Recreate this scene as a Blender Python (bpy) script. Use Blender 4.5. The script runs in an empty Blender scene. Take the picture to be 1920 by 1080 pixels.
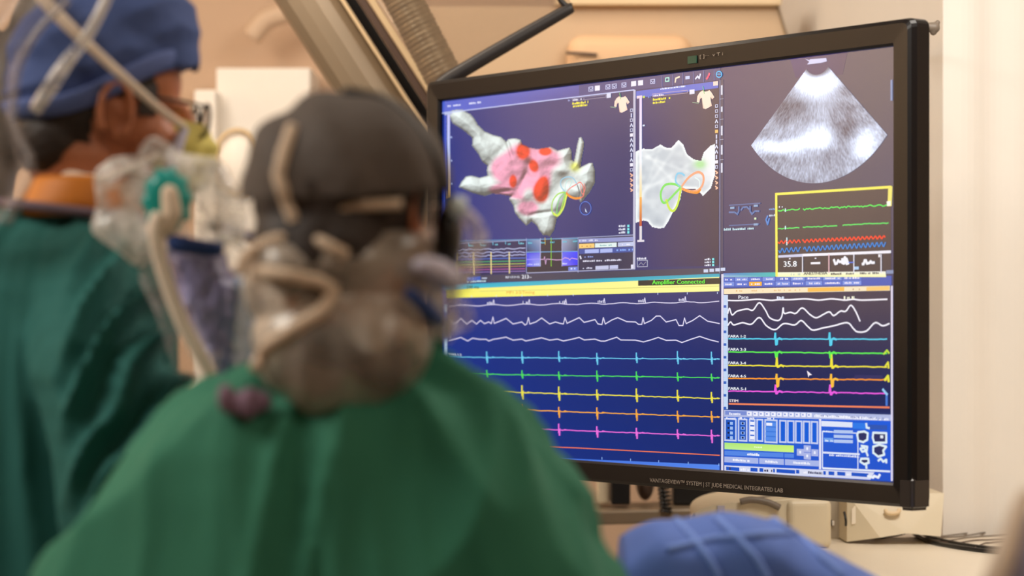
import bpy, bmesh, math, random
import numpy as np
from mathutils import Vector, Matrix, Euler, noise
from mathutils.bvhtree import BVHTree
random.seed(7); np.random.seed(7)
R = math.radians
SC = bpy.context.scene
COL = SC.collection

# ---------------------------------------------------------------- camera, world, light
F = 4580.0                       # focal length in pixels of the 1920 px wide frame
CAMP = Vector((0, 0, 1.5))
cd = bpy.data.cameras.new('camera'); cam = bpy.data.objects.new('camera', cd); COL.objects.link(cam)
cam.location = CAMP; cam.rotation_euler = (R(90), 0, 0)
cd.sensor_width = 36; cd.lens = F / 1920 * 36
cd.clip_start = .05; cd.clip_end = 100
cd.dof.use_dof = True; cd.dof.focus_distance = 4.28; cd.dof.aperture_fstop = 2.7
SC.camera = cam
SC.view_settings.view_transform = 'Standard'; SC.view_settings.look = 'None'
SC.view_settings.gamma = 1; SC.view_settings.exposure = 0
SC.view_settings.use_curve_mapping = False
w = bpy.data.worlds.new('room_air'); SC.world = w; w.use_nodes = True
w.node_tree.nodes['Background'].inputs[0].default_value = (1, .84, .68, 1)
w.node_tree.nodes['Background'].inputs[1].default_value = .16

def area(name, loc, target, sx, sy, power, color):
    l = bpy.data.lights.new(name, 'AREA'); l.shape = 'RECTANGLE'; l.size = sx; l.size_y = sy
    l.energy = power; l.color = color
    o = bpy.data.objects.new(name, l); COL.objects.link(o); o.location = loc
    o.rotation_euler = (Vector(target) - Vector(loc)).to_track_quat('-Z', 'Y').to_euler()
    return o
WARM = (1, .86, .70)
area('ceiling_lamp', (-1.9, 2.2, 2.82), (-1.0, 2.9, 1.2), 1.2, .6, 36, (1, .95, .86))
area('ceiling_lamp', (.9, 3.4, 2.86), (.95, 4.5, 1.0), 1.2, .6, 38, (1, .93, .84))
area('ceiling_lamp', (-.9, 5.0, 2.86), (-.9, 6.4, 1.2), 1.4, .7, 36, WARM)
area('ceiling_lamp', (1.1, 1.0, 2.86), (.4, 4.6, 1.1), 1.2, .6, 16, WARM)
area('ceiling_lamp', (-2.5, 4.6, 2.86), (-3.5, 5.0, 1.9), 1.2, .6, 95, WARM)  # added lamp: brightens the unseen left wall for the screen's reflection

# ---------------------------------------------------------------- helpers
def at(px, py, Y):
    return Vector(((px - 960) / F * Y, Y, 1.5 - (py - 540) / F * Y))

def lin(c):
    return tuple((v / 255 / 12.92) if v / 255 <= .04045 else ((v / 255 + .055) / 1.055) ** 2.4 for v in c)

def mat(name, rgb, rough=.6, metal=0., noise_amt=.0, nscale=20., bump=0., bscale=60., spec=.5, sheen=0., ior=1.5):
    m = bpy.data.materials.new(name); m.use_nodes = True
    nt = m.node_tree; b = nt.nodes['Principled BSDF']
    c = lin(rgb)
    b.inputs['Base Color'].default_value = (*c, 1)
    b.inputs['Roughness'].default_value = rough; b.inputs['Metallic'].default_value = metal
    b.inputs['Specular IOR Level'].default_value = spec; b.inputs['IOR'].default_value = ior
    if sheen: b.inputs['Sheen Weight'].default_value = sheen
    tc = nt.nodes.new('ShaderNodeTexCoord')
    if noise_amt:
        n = nt.nodes.new('ShaderNodeTexNoise'); n.inputs['Scale'].default_value = nscale; n.inputs['Detail'].default_value = 4
        nt.links.new(tc.outputs['Object'], n.inputs['Vector'])
        mx = nt.nodes.new('ShaderNodeMix'); mx.data_type = 'RGBA'
        mx.inputs[6].default_value = (*[v * (1 - noise_amt) for v in c], 1)
        mx.inputs[7].default_value = (*[min(1, v * (1 + noise_amt)) for v in c], 1)
        nt.links.new(n.outputs['Fac'], mx.inputs[0]); nt.links.new(mx.outputs[2], b.inputs['Base Color'])
    if bump:
        n2 = nt.nodes.new('ShaderNodeTexNoise'); n2.inputs['Scale'].default_value = bscale
        nt.links.new(tc.outputs['Object'], n2.inputs['Vector'])
        bp = nt.nodes.new('ShaderNodeBump'); bp.inputs['Strength'].default_value = bump; bp.inputs['Distance'].default_value = .01
        nt.links.new(n2.outputs['Fac'], bp.inputs['Height']); nt.links.new(bp.outputs['Normal'], b.inputs['Normal'])
    return m

def clear_mat(name, rgb, opacity, rough=.2, bump=.4, bscale=30, cloud=0.):
    """thin see-through film: part transparent, part milky, with gloss on the wrinkles"""
    m = bpy.data.materials.new(name); m.use_nodes = True; nt = m.node_tree; nt.nodes.clear()
    out = nt.nodes.new('ShaderNodeOutputMaterial')
    tr = nt.nodes.new('ShaderNodeBsdfTransparent'); tr.inputs[0].default_value = (.97, .96, .95, 1)
    pr = nt.nodes.new('ShaderNodeBsdfPrincipled'); pr.inputs['Base Color'].default_value = (*lin(rgb), 1)
    pr.inputs['Roughness'].default_value = rough; pr.inputs['Specular IOR Level'].default_value = .8
    tc = nt.nodes.new('ShaderNodeTexCoord'); n = nt.nodes.new('ShaderNodeTexNoise')
    n.inputs['Scale'].default_value = bscale; n.inputs['Detail'].default_value = 3
    nt.links.new(tc.outputs['Object'], n.inputs['Vector'])
    bp = nt.nodes.new('ShaderNodeBump'); bp.inputs['Strength'].default_value = bump; bp.inputs['Distance'].default_value = .02
    nt.links.new(n.outputs['Fac'], bp.inputs['Height']); nt.links.new(bp.outputs['Normal'], pr.inputs['Normal'])
    lw = nt.nodes.new('ShaderNodeLayerWeight'); lw.inputs['Blend'].default_value = .35
    mp = nt.nodes.new('ShaderNodeMapRange'); mp.inputs['To Min'].default_value = opacity; mp.inputs['To Max'].default_value = min(1, opacity + .45)
    nt.links.new(lw.outputs['Facing'], mp.inputs['Value'])
    n3 = nt.nodes.new('ShaderNodeTexNoise'); n3.inputs['Scale'].default_value = bscale * 1.1; n3.inputs['Detail'].default_value = 2; n3.inputs['Distortion'].default_value = 1.2
    nt.links.new(tc.outputs['Object'], n3.inputs['Vector'])
    m3 = nt.nodes.new('ShaderNodeMapRange'); m3.inputs['From Min'].default_value = .38; m3.inputs['From Max'].default_value = .62
    m3.inputs['To Min'].default_value = 1 - cloud; m3.inputs['To Max'].default_value = 1 + cloud; nt.links.new(n3.outputs['Fac'], m3.inputs['Value'])
    mu = nt.nodes.new('ShaderNodeMath'); mu.operation = 'MULTIPLY'; mu.use_clamp = True
    nt.links.new(mp.outputs[0], mu.inputs[0]); nt.links.new(m3.outputs[0], mu.inputs[1])
    mx = nt.nodes.new('ShaderNodeMixShader')
    nt.links.new(mu.outputs[0], mx.inputs[0]); nt.links.new(tr.outputs[0], mx.inputs[1]); nt.links.new(pr.outputs[0], mx.inputs[2])
    nt.links.new(mx.outputs[0], out.inputs[0])
    return m

def tag(o, label=None, cat=None, group=None, kind=None):
    if label: o['label'] = label
    if cat: o['category'] = cat
    if group: o['group'] = group
    if kind: o['kind'] = kind
    return o

def empty(name, loc, label, cat, group=None):
    o = bpy.data.objects.new(name, None); COL.objects.link(o); o.location = loc; o.empty_display_size = .05
    return tag(o, label, cat, group)

def link(name, me, m, parent=None, smooth=False):
    """me is in world coordinates"""
    if m is not None: me.materials.append(m)
    if smooth:
        me.polygons.foreach_set('use_smooth', [True] * len(me.polygons))
    o = bpy.data.objects.new(name, me); COL.objects.link(o)
    if parent is not None:
        bpy.context.view_layer.update()
        o.parent = parent
        o.matrix_parent_inverse = parent.matrix_world.inverted()
    else:
        c = sum((Vector(v.co) for v in me.vertices), Vector()) / max(1, len(me.vertices))
        me.transform(Matrix.Translation(-c)); o.location = c
    return o

def bm_obj(name, bm, m, parent=None, smooth=False):
    me = bpy.data.meshes.new(name); bm.normal_update(); bm.to_mesh(me); bm.free()
    return link(name, me, m, parent, smooth)

def add_box(bm, c, s, rot=None, bev=0., seg=2):
    g = bmesh.ops.create_cube(bm, size=1)
    M = Matrix.Translation(Vector(c)) @ (rot.to_4x4() if rot else Matrix()) @ Matrix.Diagonal((*s, 1))
    bmesh.ops.transform(bm, matrix=M, verts=g['verts'])
    if bev:
        es = list({e for v in g['verts'] for e in v.link_edges})
        bmesh.ops.bevel(bm, geom=es, offset=bev, segments=seg, profile=.5, affect='EDGES')

def box(name, c, s, m, parent=None, rot=None, bev=0., seg=2):
    bm = bmesh.new(); add_box(bm, c, s, rot, bev, seg)
    return bm_obj(name, bm, m, parent)

def add_tube(bm, pts, rad, seg=12, flat=1., cap=True, up=None):
    pts = [Vector(p) for p in pts]; n = len(pts)
    rads = rad if isinstance(rad, (list, tuple)) else [rad] * n
    rings = []; prev = None
    for i, p in enumerate(pts):
        t = (pts[min(i + 1, n - 1)] - pts[max(i - 1, 0)]).normalized()
        if prev is None:
            a = Vector(up) if up else (Vector((0, 0, 1)) if abs(t.z) < .9 else Vector((1, 0, 0)))
        else: a = prev
        a = (a - t * a.dot(t)).normalized(); prev = a; b = t.cross(a)
        rings.append([bm.verts.new(p + (a * math.cos(2 * math.pi * k / seg) * flat + b * math.sin(2 * math.pi * k / seg)) * rads[i]) for k in range(seg)])
    for r0, r1 in zip(rings, rings[1:]):
        for k in range(seg): bm.faces.new((r0[k], r0[(k + 1) % seg], r1[(k + 1) % seg], r1[k]))
    if cap:
        bm.faces.new(rings[0][::-1]); bm.faces.new(rings[-1])

def smooth_path(pts, n=6):
    pts = [Vector(p) for p in pts]; out = []
    P = [pts[0]] + pts + [pts[-1]]
    for i in range(1, len(P) - 2):
        for k in range(n):
            t = k / n; a, b, c, d = P[i - 1:i + 3]
            out.append(.5 * ((2 * b) + (c - a) * t + (2 * a - 5 * b + 4 * c - d) * t * t + (3 * b - a - 3 * c + d) * t ** 3))
    out.append(pts[-1]); return out

def tube(name, pts, rad, m, parent=None, seg=12, flat=1., n=6, up=None):
    bm = bmesh.new(); sp = smooth_path(pts, n) if n > 1 else pts
    if isinstance(rad, (list, tuple)):
        rad = list(np.interp(np.linspace(0, 1, len(sp)), np.linspace(0, 1, len(rad)), rad))
    add_tube(bm, sp, rad, seg, flat, up=up); return bm_obj(name, bm, m, parent, True)

def evaluated(o):
    dg = bpy.context.evaluated_depsgraph_get(); dg.update()
    return bpy.data.meshes.new_from_object(o.evaluated_get(dg))

def organic(name, balls, voxel, smooth=3, extra=None, disp=None, cut=None, solid=0.):
    """one continuous surface from overlapping ellipsoids (x,y,z,rx,ry,rz) and chains [(x,y,z,r)...]"""
    bm = bmesh.new()
    def ball(x, y, z, rx, ry, rz, sub=3):
        g = bmesh.ops.create_icosphere(bm, subdivisions=sub, radius=1)
        bmesh.ops.transform(bm, matrix=Matrix.Translation((x, y, z)) @ Matrix.Diagonal((rx, ry, rz, 1)), verts=g['verts'])
    for b in balls:
        if isinstance(b, list):
            for p, q in zip(b, b[1:]):
                d = (Vector(p[:3]) - Vector(q[:3])).length; r = min(p[3], q[3]); n = max(1, int(d / (r * .3)))
                for k in range(n + 1):
                    t = k / n; v = [p[i] * (1 - t) + q[i] * t for i in range(4)]
                    ball(v[0], v[1], v[2], v[3], v[3], v[3], 2)
        else: ball(*b)
    if extra: extra(bm)
    me = bpy.data.meshes.new('t'); bm.to_mesh(me); bm.free()
    o = bpy.data.objects.new('t', me); COL.objects.link(o)
    r = o.modifiers.new('r', 'REMESH'); r.mode = 'VOXEL'; r.voxel_size = voxel
    s = o.modifiers.new('s', 'SMOOTH'); s.iterations = smooth; s.factor = .5
    m2 = evaluated(o); bpy.data.objects.remove(o)
    if disp:
        co = np.empty(len(m2.vertices) * 3); m2.vertices.foreach_get('co', co); co = co.reshape(-1, 3)
        no = np.empty(len(m2.vertices) * 3); m2.vertices.foreach_get('normal', no); no = no.reshape(-1, 3)
        co = co + no * disp(co, no)[:, None]; m2.vertices.foreach_set('co', co.ravel()); m2.update()
    if cut or solid:
        b2 = bmesh.new(); b2.from_mesh(m2)
        if cut:
            bmesh.ops.delete(b2, geom=[v for v in b2.verts if cut(v.co)], context='VERTS')
        if solid:
            bmesh.ops.solidify(b2, geom=b2.faces[:], thickness=solid)
        b2.to_mesh(m2); b2.free()
    return m2

def placed(me, M): me.transform(M); return me

def bvh(me):
    return BVHTree.FromPolygons([v.co.copy() for v in me.vertices], [tuple(p.vertices) for p in me.polygons])

def on_surface(tree, px, py, off=.004, fall=2.4):
    d = at(px, py, 1) - CAMP; d.normalize()
    h = tree.ray_cast(CAMP, d)
    return (h[0] - d * off) if h[0] else at(px, py, fall)

# ---------------------------------------------------------------- materials
M = dict(
    wall=mat('wall_paint', (222, 196, 168), .7, noise_amt=.05, nscale=3),
    wall_back=mat('tan_wall_paint', (204, 174, 148), .7, noise_amt=.06, nscale=2),
    curtain=mat('cream_curtain', (238, 232, 224), .8, noise_amt=.03, nscale=8),
    floor=mat('vinyl_floor', (140, 135, 125), .35, noise_amt=.08, nscale=12),
    ceiling=mat('ceiling_tile', (225, 220, 210), .9, noise_amt=.03),
    counter=mat('laminate', (240, 228, 208), .35, noise_amt=.03, nscale=6),
    white_panel=mat('white_enamel', (250, 244, 236), .5, noise_amt=.02),
    device=mat('ivory_plastic', (222, 208, 180), .4, noise_amt=.03),
    device_dark=mat('grey_plastic', (120, 108, 96), .5, noise_amt=.05),
    greige=mat('greige_shell', (140, 123, 102), .38, noise_amt=.06, nscale=5, metal=.25),
    cream=mat('cream_strip', (226, 200, 160), .4, noise_amt=.04),
    rail=mat('brown_rail', (92, 72, 62), .45, noise_amt=.08),
    black=mat('black_plastic', (16, 15, 16), .4, noise_amt=.1),
    bezel=mat('bezel_plastic', (17, 14, 15), .30, noise_amt=.08, nscale=40, spec=.35),
    rubber=mat('black_rubber', (36, 31, 31), .5, noise_amt=.1),
    gown_green=mat('green_gown_cloth', (46, 118, 92), .85, noise_amt=.06, nscale=30, bump=.2, bscale=400),
    gown_teal=mat('teal_gown_cloth', (28, 96, 90), .85, noise_amt=.06, nscale=30, bump=.2, bscale=400),
    skin=mat('skin', (176, 106, 70), .5, noise_amt=.07, nscale=40),
    hair=mat('dark_brown_hair', (40, 27, 20), .65, noise_amt=.3, nscale=120),
    cap_blue=mat('blue_cap_cloth', (66, 84, 136), .85, noise_amt=.07, nscale=25),
    cap_grey=mat('charcoal_cap_cloth', (84, 74, 68), .8, noise_amt=.12, nscale=14),
    orange=mat('orange_collar', (206, 120, 26), .6, noise_amt=.08),
    mauve=mat('mauve_cloth', (126, 98, 118), .8, noise_amt=.3, nscale=60),
    strap=mat('off_white_strap', (226, 206, 186), .75, noise_amt=.05),
    strap_tan=mat('tan_strap', (212, 188, 164), .75, noise_amt=.06),
    yellow=mat('yellow_mask', (206, 190, 100), .8, noise_amt=.12, nscale=40),
    mask=mat('pale_mask_cloth', (196, 190, 208), .8, noise_amt=.05),
    blue=mat('blue_band', (26, 56, 116), .6, noise_amt=.06),
    drape=mat('blue_drape_cloth', (82, 110, 184), .8, noise_amt=.06, nscale=20),
    lavender=mat('lavender_cloth', (168, 164, 190), .8, noise_amt=.05),
    teal=mat('teal_plastic', (16, 148, 140), .4, noise_amt=.06),
    glove=mat('white_glove', (225, 218, 205), .5, noise_amt=.04),
    trouser=mat('blue_scrub_trousers', (52, 84, 130), .85, noise_amt=.05),
    shoe=mat('white_clog', (210, 210, 205), .5, noise_amt=.05),
    steel=mat('brushed_steel', (170, 160, 150), .3, metal=.8, noise_amt=.1, nscale=60),
    glint=mat('pale_metal', (200, 215, 220), .25, noise_amt=.03, metal=.4),  # silver-white metal of the headset hinge
    orange_wall=mat('peach_panel', (234, 194, 154), .7, noise_amt=.05, nscale=3),
    dark_door=mat('dark_cabinet', (30, 34, 48), .6, noise_amt=.1),
)
M['bag'] = clear_mat('clear_plastic_film', (244, 236, 228), .32, .10, 1., 16, .75)
M['bag_thin'] = clear_mat('thin_clear_film', (215, 205, 200), .14, .15, .6, 18)
M['net'] = clear_mat('translucent_bonnet', (186, 172, 158), .44, .3, .7, 9, .42)
M['acrylic'] = clear_mat('tinted_acrylic', (150, 128, 110), .22, .1, .1, 3)
M['sheath'] = clear_mat('lavender_sheath_film', (164, 160, 210), .55, .18, .9, 40)
M['sheet'] = clear_mat('hanging_film', (168, 158, 158), .30, .15, .6, 7, .3)
M['lens'] = clear_mat('lens_glass', (230, 230, 235), .12, .05, 0, 3)

# ---------------------------------------------------------------- the room
def structure(name, c, s, m, rot=None):
    return tag(box(name, c, s, m, None, rot), kind='structure')
structure('floor', (0, 3, -.05), (8, 10, .1), M['floor'])
structure('ceiling', (0, 3, 3.05), (8, 10, .1), M['ceiling'])
structure('wall_back', (0, 6.95, 1.5), (8, .1, 3), M['wall_back'])
structure('wall_left', (-3.55, 3, 1.5), (.1, 8, 3), M['wall'])
structure('wall_right', (3.0, 3, 1.5), (.1, 8, 3), M['wall'])
structure('wall_rear', (0, -1.45, 1.5), (8, .1, 3), M['wall'])
# ---------------------------------------------------------------- wall column with curtain at the right
CX, CY = at(1768, 0, 4.95).x, 4.95
def column():
    a = R(8); u = Vector((math.cos(a), math.sin(a), 0)); v = Vector((-math.sin(a), math.cos(a), 0))
    bm = bmesh.new()
    # front face made of broad shallow vertical folds
    n = 120; base = Vector((CX, CY, 0)); front = []
    for i in range(n + 1):
        s = i / n * 1.5
        d = .006 * math.sin(s * 46) + .008 * math.sin(s * 19 + 1) if i else 0
        front.append(base + u * s - v * d * min(1, i / 6))
    outline = front + [base + u * 1.5 + v * 1.4, base + v * 1.4]
    lo = [bm.verts.new(p) for p in outline]; hi = [bm.verts.new(p + Vector((0, 0, 3))) for p in outline]
    k = len(outline)
    for i in range(k): bm.faces.new((lo[i], lo[(i + 1) % k], hi[(i + 1) % k], hi[i]))
    bm.faces.new(hi); bm.faces.new(lo[::-1])
    return tag(bm_obj('wall_partition', bm, M['curtain']), kind='structure')
column()

# bulkhead panel above the screen, hanging from the ceiling
def bulkhead():
    bm = bmesh.new()
    Yb = 5.9
    P = [at(800, 12, Yb), at(1462, 14, Yb), at(1512, 190, Yb), at(800, 240, Yb)]
    f = [bm.verts.new(p) for p in P]; b = [bm.verts.new(p + Vector((0, .08, 0))) for p in P]
    bm.faces.new(f[::-1]); bm.faces.new(b)
    for i in range(4): bm.faces.new((f[i], f[(i + 1) % 4], b[(i + 1) % 4], b[i]))
    root = empty('bulkhead_panel', at(1250, 100, Yb), 'tan slanting panel with a bright ledge on the far wall above the monitor', 'wall panel')
    bm_obj('panel', bm, mat('tan_panel', (206, 178, 146), .6, noise_amt=.06, nscale=3), root)
    p0, p1 = at(1040, 5, Yb), at(1462, 5, Yb)
    box('ledge', (p0 + p1) / 2 + Vector((0, .02, 0)), ((p1 - p0).length, .12, .02), M['cream'], root, bev=.004)
    bm2 = bmesh.new(); a0, a1 = at(1458, 10, Yb - .01), at(1512, 190, Yb - .01)
    add_tube(bm2, [a0, a1], .003, 8); bm_obj('edge_seam', bm2, M['greige'], root)
    # brackets reaching the wall behind
    for px in (1120, 1400):
        q = at(px, 60, Yb + .08); box('bracket', (q.x, (q.y + 6.9) / 2, q.z), (.05, 6.9 - q.y, .05), M['greige'], root)
bulkhead()
# (kept inside the bulkhead: a peach shelf below it, its warm glow put into the colour)
P0 = at(1062, 100, 5.78)
rt = empty('wall_shelf', at(1090, 110, 5.8), 'peach shelf with a dark lip behind the top left edge of the monitor', 'shelf')
q0, q1 = at(1064, 102, 5.8), at(1300, 102, 5.8)
box('shelf_board', ((q0.x + q1.x) / 2, 5.85, q0.z - .04), (q1.x - q0.x, .1, .18), M['orange_wall'], rt, bev=.04, seg=5)
tube('lip', [at(1062, 99, 5.79), at(1095, 101, 5.79), at(1120, 103, 5.79)], .004, M['rail'], rt, n=2)

# bright white cabinet on the far wall, round fitting in front of it
p0, p1 = at(404, 126, 6.6), at(583, 900, 6.6)
rt = empty('wall_cabinet', ((p0.x + p1.x) / 2, 6.6, p1.z), 'bright white cabinet on the far wall between the two people', 'cabinet')
box('carcass', ((p0.x + p1.x) / 2, 6.76, (p0.z + p1.z) / 2), (p1.x - p0.x, .28, p0.z - p1.z), M['white_panel'], rt, bev=.006)
box('door', ((p0.x + p1.x) / 2, 6.61, (p0.z + p1.z) / 2), (p1.x - p0.x - .004, .02, p0.z - p1.z - .004), M['white_panel'], rt, bev=.004)
p0, p1 = at(365, 168, 6.5), at(404, 900, 6.5)
tag(box('cabinet_panel', ((p0.x + p1.x) / 2, 6.7, (p0.z + p1.z) / 2), (p1.x - p0.x + .004, .4, p0.z - p1.z), M['white_panel'], bev=.006), 'white cabinet side panel between glasses and brighter wall cabinet', 'panel')
q = at(445, 305, 6.3)
rt = empty('round_light_shade', q, 'round cream shade with a tan rim in front of the white cabinet', 'lamp shade')  # pale circle standing for a round piece of equipment
bm = bmesh.new(); ring = [q + Vector((math.cos(a) * .062, 0, math.sin(a) * .085)) for a in np.linspace(0, 2 * math.pi, 33)]
add_tube(bm, ring, .006, 8, cap=False); bm_obj('rim', bm, M['cream'], rt, True)
me = organic('shade', [(q.x, q.y + .03, q.z, .06, .04, .083)], .006, 2); link('shade', me, M['white_panel'], rt, True)
tube('bracket', [q + Vector((0, .03, 0)), q + Vector((0, .31, 0))], .012, M['cream'], rt, n=1)

# tan pipe bundle high on the far wall at the left
tag(tube('wall_conduit', [at(470, 70, 6.7), at(500, 35, 6.7), at(560, 12, 6.7), at(600, -60, 6.7)], .03, mat('tan_conduit', (212, 184, 158), .6), None), 'pale tan conduit curving up the far wall', 'pipe')

# left wall: unseen dark blocks added so their reflection darkens the screen
tag(box('storage_cabinet', (-3.3, 6.22, 1.1), (.38, .9, 2.2), M['dark_door'], bev=.01), 'tall dark cabinet against the left wall', 'cabinet')
for k, (y0, hh) in enumerate(((4.05, 1.42), (4.62, 1.50), (5.19, 1.46))):
    rt = empty('base_cabinet', (-3.3, y0 + .28, 0), ('low dark cabinet against the left wall nearest the viewer', 'low dark cabinet in the middle of the left wall row', 'low dark cabinet beside the tall dark one')[k], 'cabinet', 'low cabinets along the left wall')  # added unseen blocks, darkening the lower part of the screen's reflection
    box('carcass', (-3.3, y0 + .28, hh / 2), (.36, .56, hh), M['dark_door'], rt, bev=.006)
    box('door', (-3.11, y0 + .28, hh / 2), (.02, .54, hh - .06), M['dark_door'], rt, bev=.004)
rt = empty('hanging_apron', (-3.4, 5.25, 1.5), 'dark blue lead apron hanging on the left wall', 'apron')
bm = bmesh.new(); add_box(bm, (-3.42, 5.27, 1.82), (.05, .16, .62), Matrix.Rotation(R(9), 3, 'X'), .02); bm_obj('apron_cloth', bm, M['dark_door'], rt)  # added slab, unseen, for the dark strip in the screen's reflection
tube('hook', [(-3.5, 5.25, 2.14), (-3.42, 5.25, 2.12)], .008, M['steel'], rt, n=1)

# ---------------------------------------------------------------- C-arm members passing behind the monitor
def beam(name, a_px, b_px, Y, width, depth, m, parent, bev=.01, dy=0):
    a, b = at(*a_px, Y), at(*b_px, Y + dy); d = (b - a).normalized()
    y = Vector((0, 1, 0)); y = (y - d * y.dot(d)).normalized(); x = y.cross(d)
    rot = Matrix((x, y, d)).transposed()
    return box(name, (a + b) / 2, (width, depth, (b - a).length), m, parent, rot, bev, 3)
ca = empty('x_ray_arm', at(700, 60, 5.3), 'greige x-ray machine arm slanting down behind the dark grey cap and monitor', 'medical arm')
def line(x0, y0, x1, y1, up=-260, dn=760):
    s = (x1 - x0) / (y1 - y0); return (x0 + s * (up - y0), up), (x0 + s * (dn - y0), dn)
Ya = 5.35; px2m = Ya / F
sl = .645
def member(name, xc, wpx, Y, depth, m, bev, dn=560):
    a, b = (xc - sl * 730, -730), (xc + sl * dn, dn)
    return beam(name, a, b, Y, wpx * math.cos(math.atan(sl)) * Y / F, depth, m, ca, bev)
member('arm_shell', 578, 128, 5.42, .16, M['greige'], .05)
member('shell_trim', 642, 8, 5.36, .02, M['cream'], .002)  # paler strip for the shell's bright right edge
member('dark_channel', 658, 22, 5.46, .06, M['black'], .002)  # black strip standing in for the dark gap beside the rail
member('rail', 679, 18, 5.38, .05, M['rail'], .004)
member('rail_strip', 696, 14, 5.36, .03, M['cream'], .003)
member('rail_strip', 709, 8, 5.37, .03, M['strap_tan'], .003)

# ribbed cylinder beside it
hs = empty('ribbed_hose', at(790, 60, 5.3), 'thick olive grey ribbed hose slanting behind the top left corner of the monitor', 'hose')
a, b = at(757 - .52 * 700, -700, 5.22), at(757 + .52 * 420, 420, 5.22)
bm = bmesh.new(); pts = []; rr = []
n = 460
for i in range(n + 1):
    t = i / n; pts.append(a.lerp(b, t)); rr.append(.0405 + .0013 * math.sin(i * 1.9) + .0006 * math.sin(i * .7))
add_tube(bm, pts, rr, 40)
hm = mat('olive_ribbed_sleeve', (128, 112, 86), .34, metal=.35, noise_amt=.2, nscale=50)
bm_obj('sleeve', bm, hm, hs, True)

# ---------------------------------------------------------------- acrylic radiation shield with rubber edge
sh = empty('radiation_shield', at(960, 60, 4.95), 'tinted clear shield with a black rubber bottom edge above the monitor', 'shield')
Ys = 4.95
P = [at(806, 172, Ys), at(1072, 16, Ys), at(1040, -150, Ys), at(640, -150, Ys)]
bm = bmesh.new(); f = [bm.verts.new(p) for p in P]; bk = [bm.verts.new(p + Vector((0, .012, 0))) for p in P]
bm.faces.new(f); bm.faces.new(bk[::-1])
for i in range(4): bm.faces.new((f[i], bk[i], bk[(i + 1) % 4], f[(i + 1) % 4]))
bm_obj('acrylic_sheet', bm, M['acrylic'], sh)
tube('rubber_edge', [at(812, 172, Ys), at(845, 146, Ys), at(960, 78, Ys), at(1058, 22, Ys), at(1074, 14, Ys)], [.012, .015, .014, .012, .009], M['rubber'], sh, n=8)
tube('rubber_edge', [at(1070, 16, Ys), at(1050, -2, Ys), at(1030, -60, Ys), at(1026, -150, Ys)], .006, M['rubber'], sh, n=8)
tube('hanger', [at(830, -150, Ys), Vector((at(830, -150, Ys).x, Ys, 2.99))], .015, M['steel'], sh, n=1)

# ---------------------------------------------------------------- counter and the things on it
CZ = 1.0
ct = empty('counter', (1.0, 4.6, 0), 'cream laminate counter behind and below the monitor', 'counter')
box('worktop', (.98, 4.42, CZ - .015), (1.24, .98, .03), M['counter'], ct, bev=.005)
box('base_cabinet', (.98, 4.42, .485), (1.16, .9, .97), M['device'], ct)
rk = empty('equipment_shelf', (.1, 5.3, 0), 'greige shelf rail under the monitor behind the green sleeve', 'shelf')
a = at(1090, 948, 5.3); b = at(1330, 962, 5.3)
box('shelf_board', ((a.x + b.x) / 2, 5.36, 1.5 - (966 - 540) / F * 5.3), (b.x - a.x + .1, .2, .03), M['greige'], rk, Matrix.Rotation(R(-1.5), 3, 'Y'), .004)
for px in (1100, 1330): box('leg', (at(px, 0, 5.3).x, 5.4, .49), (.04, .04, .98), M['greige'], rk)

def shelf_item(px0, px1, y0, y1, Y, m, name, label, cat, par=None):
    p0, p1 = at(px0, y0, Y), at(px1, y1, Y)
    o = box(name, ((p0.x + p1.x) / 2, Y + .04, (p0.z + p1.z) / 2), (p1.x - p0.x, .08, p0.z - p1.z), m, par, bev=.004)
    return tag(o, label, cat) if par is None else o
shelf_item(1146, 1182, 862, 947, 5.31, M['black'], 'black_case', 'small black case on the shelf nearest the green sleeve', 'case')
shelf_item(1262, 1345, 862, 946, 5.33, M['black'], 'black_recorder', 'wide black recorder box on the shelf right of the coiled cable', 'recorder')
shelf_item(1120, 1143, 862, 945, 5.34, M['device'], 'ribbed_connector_block', 'cream ribbed connector block at left end of the shelf', 'connector block')
p = at(1212, 862, 5.35)
me = organic('x', [(p.x, 5.40, 1.079, .022, .04, .05)], .005, 2)
tag(link('brown_pouch', me, M['rail'], None, True), 'brown pouch on the shelf between black case and coiled cable', 'pouch')
# coiled cable
bm = bmesh.new(); pts = []
c0, c1 = at(1240, 870, 5.26), at(1249, 960, 5.26)
for i in range(240):
    t = i / 239; c = c0.lerp(c1, t); a = t * 2 * math.pi * 12
    pts.append(c + Vector((math.cos(a) * .011, math.sin(a) * .011, 0)))
add_tube(bm, pts, .0032, 6)
tag(bm_obj('coiled_cable', bm, mat('glossy_black_cable', (20, 18, 18), .2), None, True), 'black coiled cable hanging below the monitor', 'cable')

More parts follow.
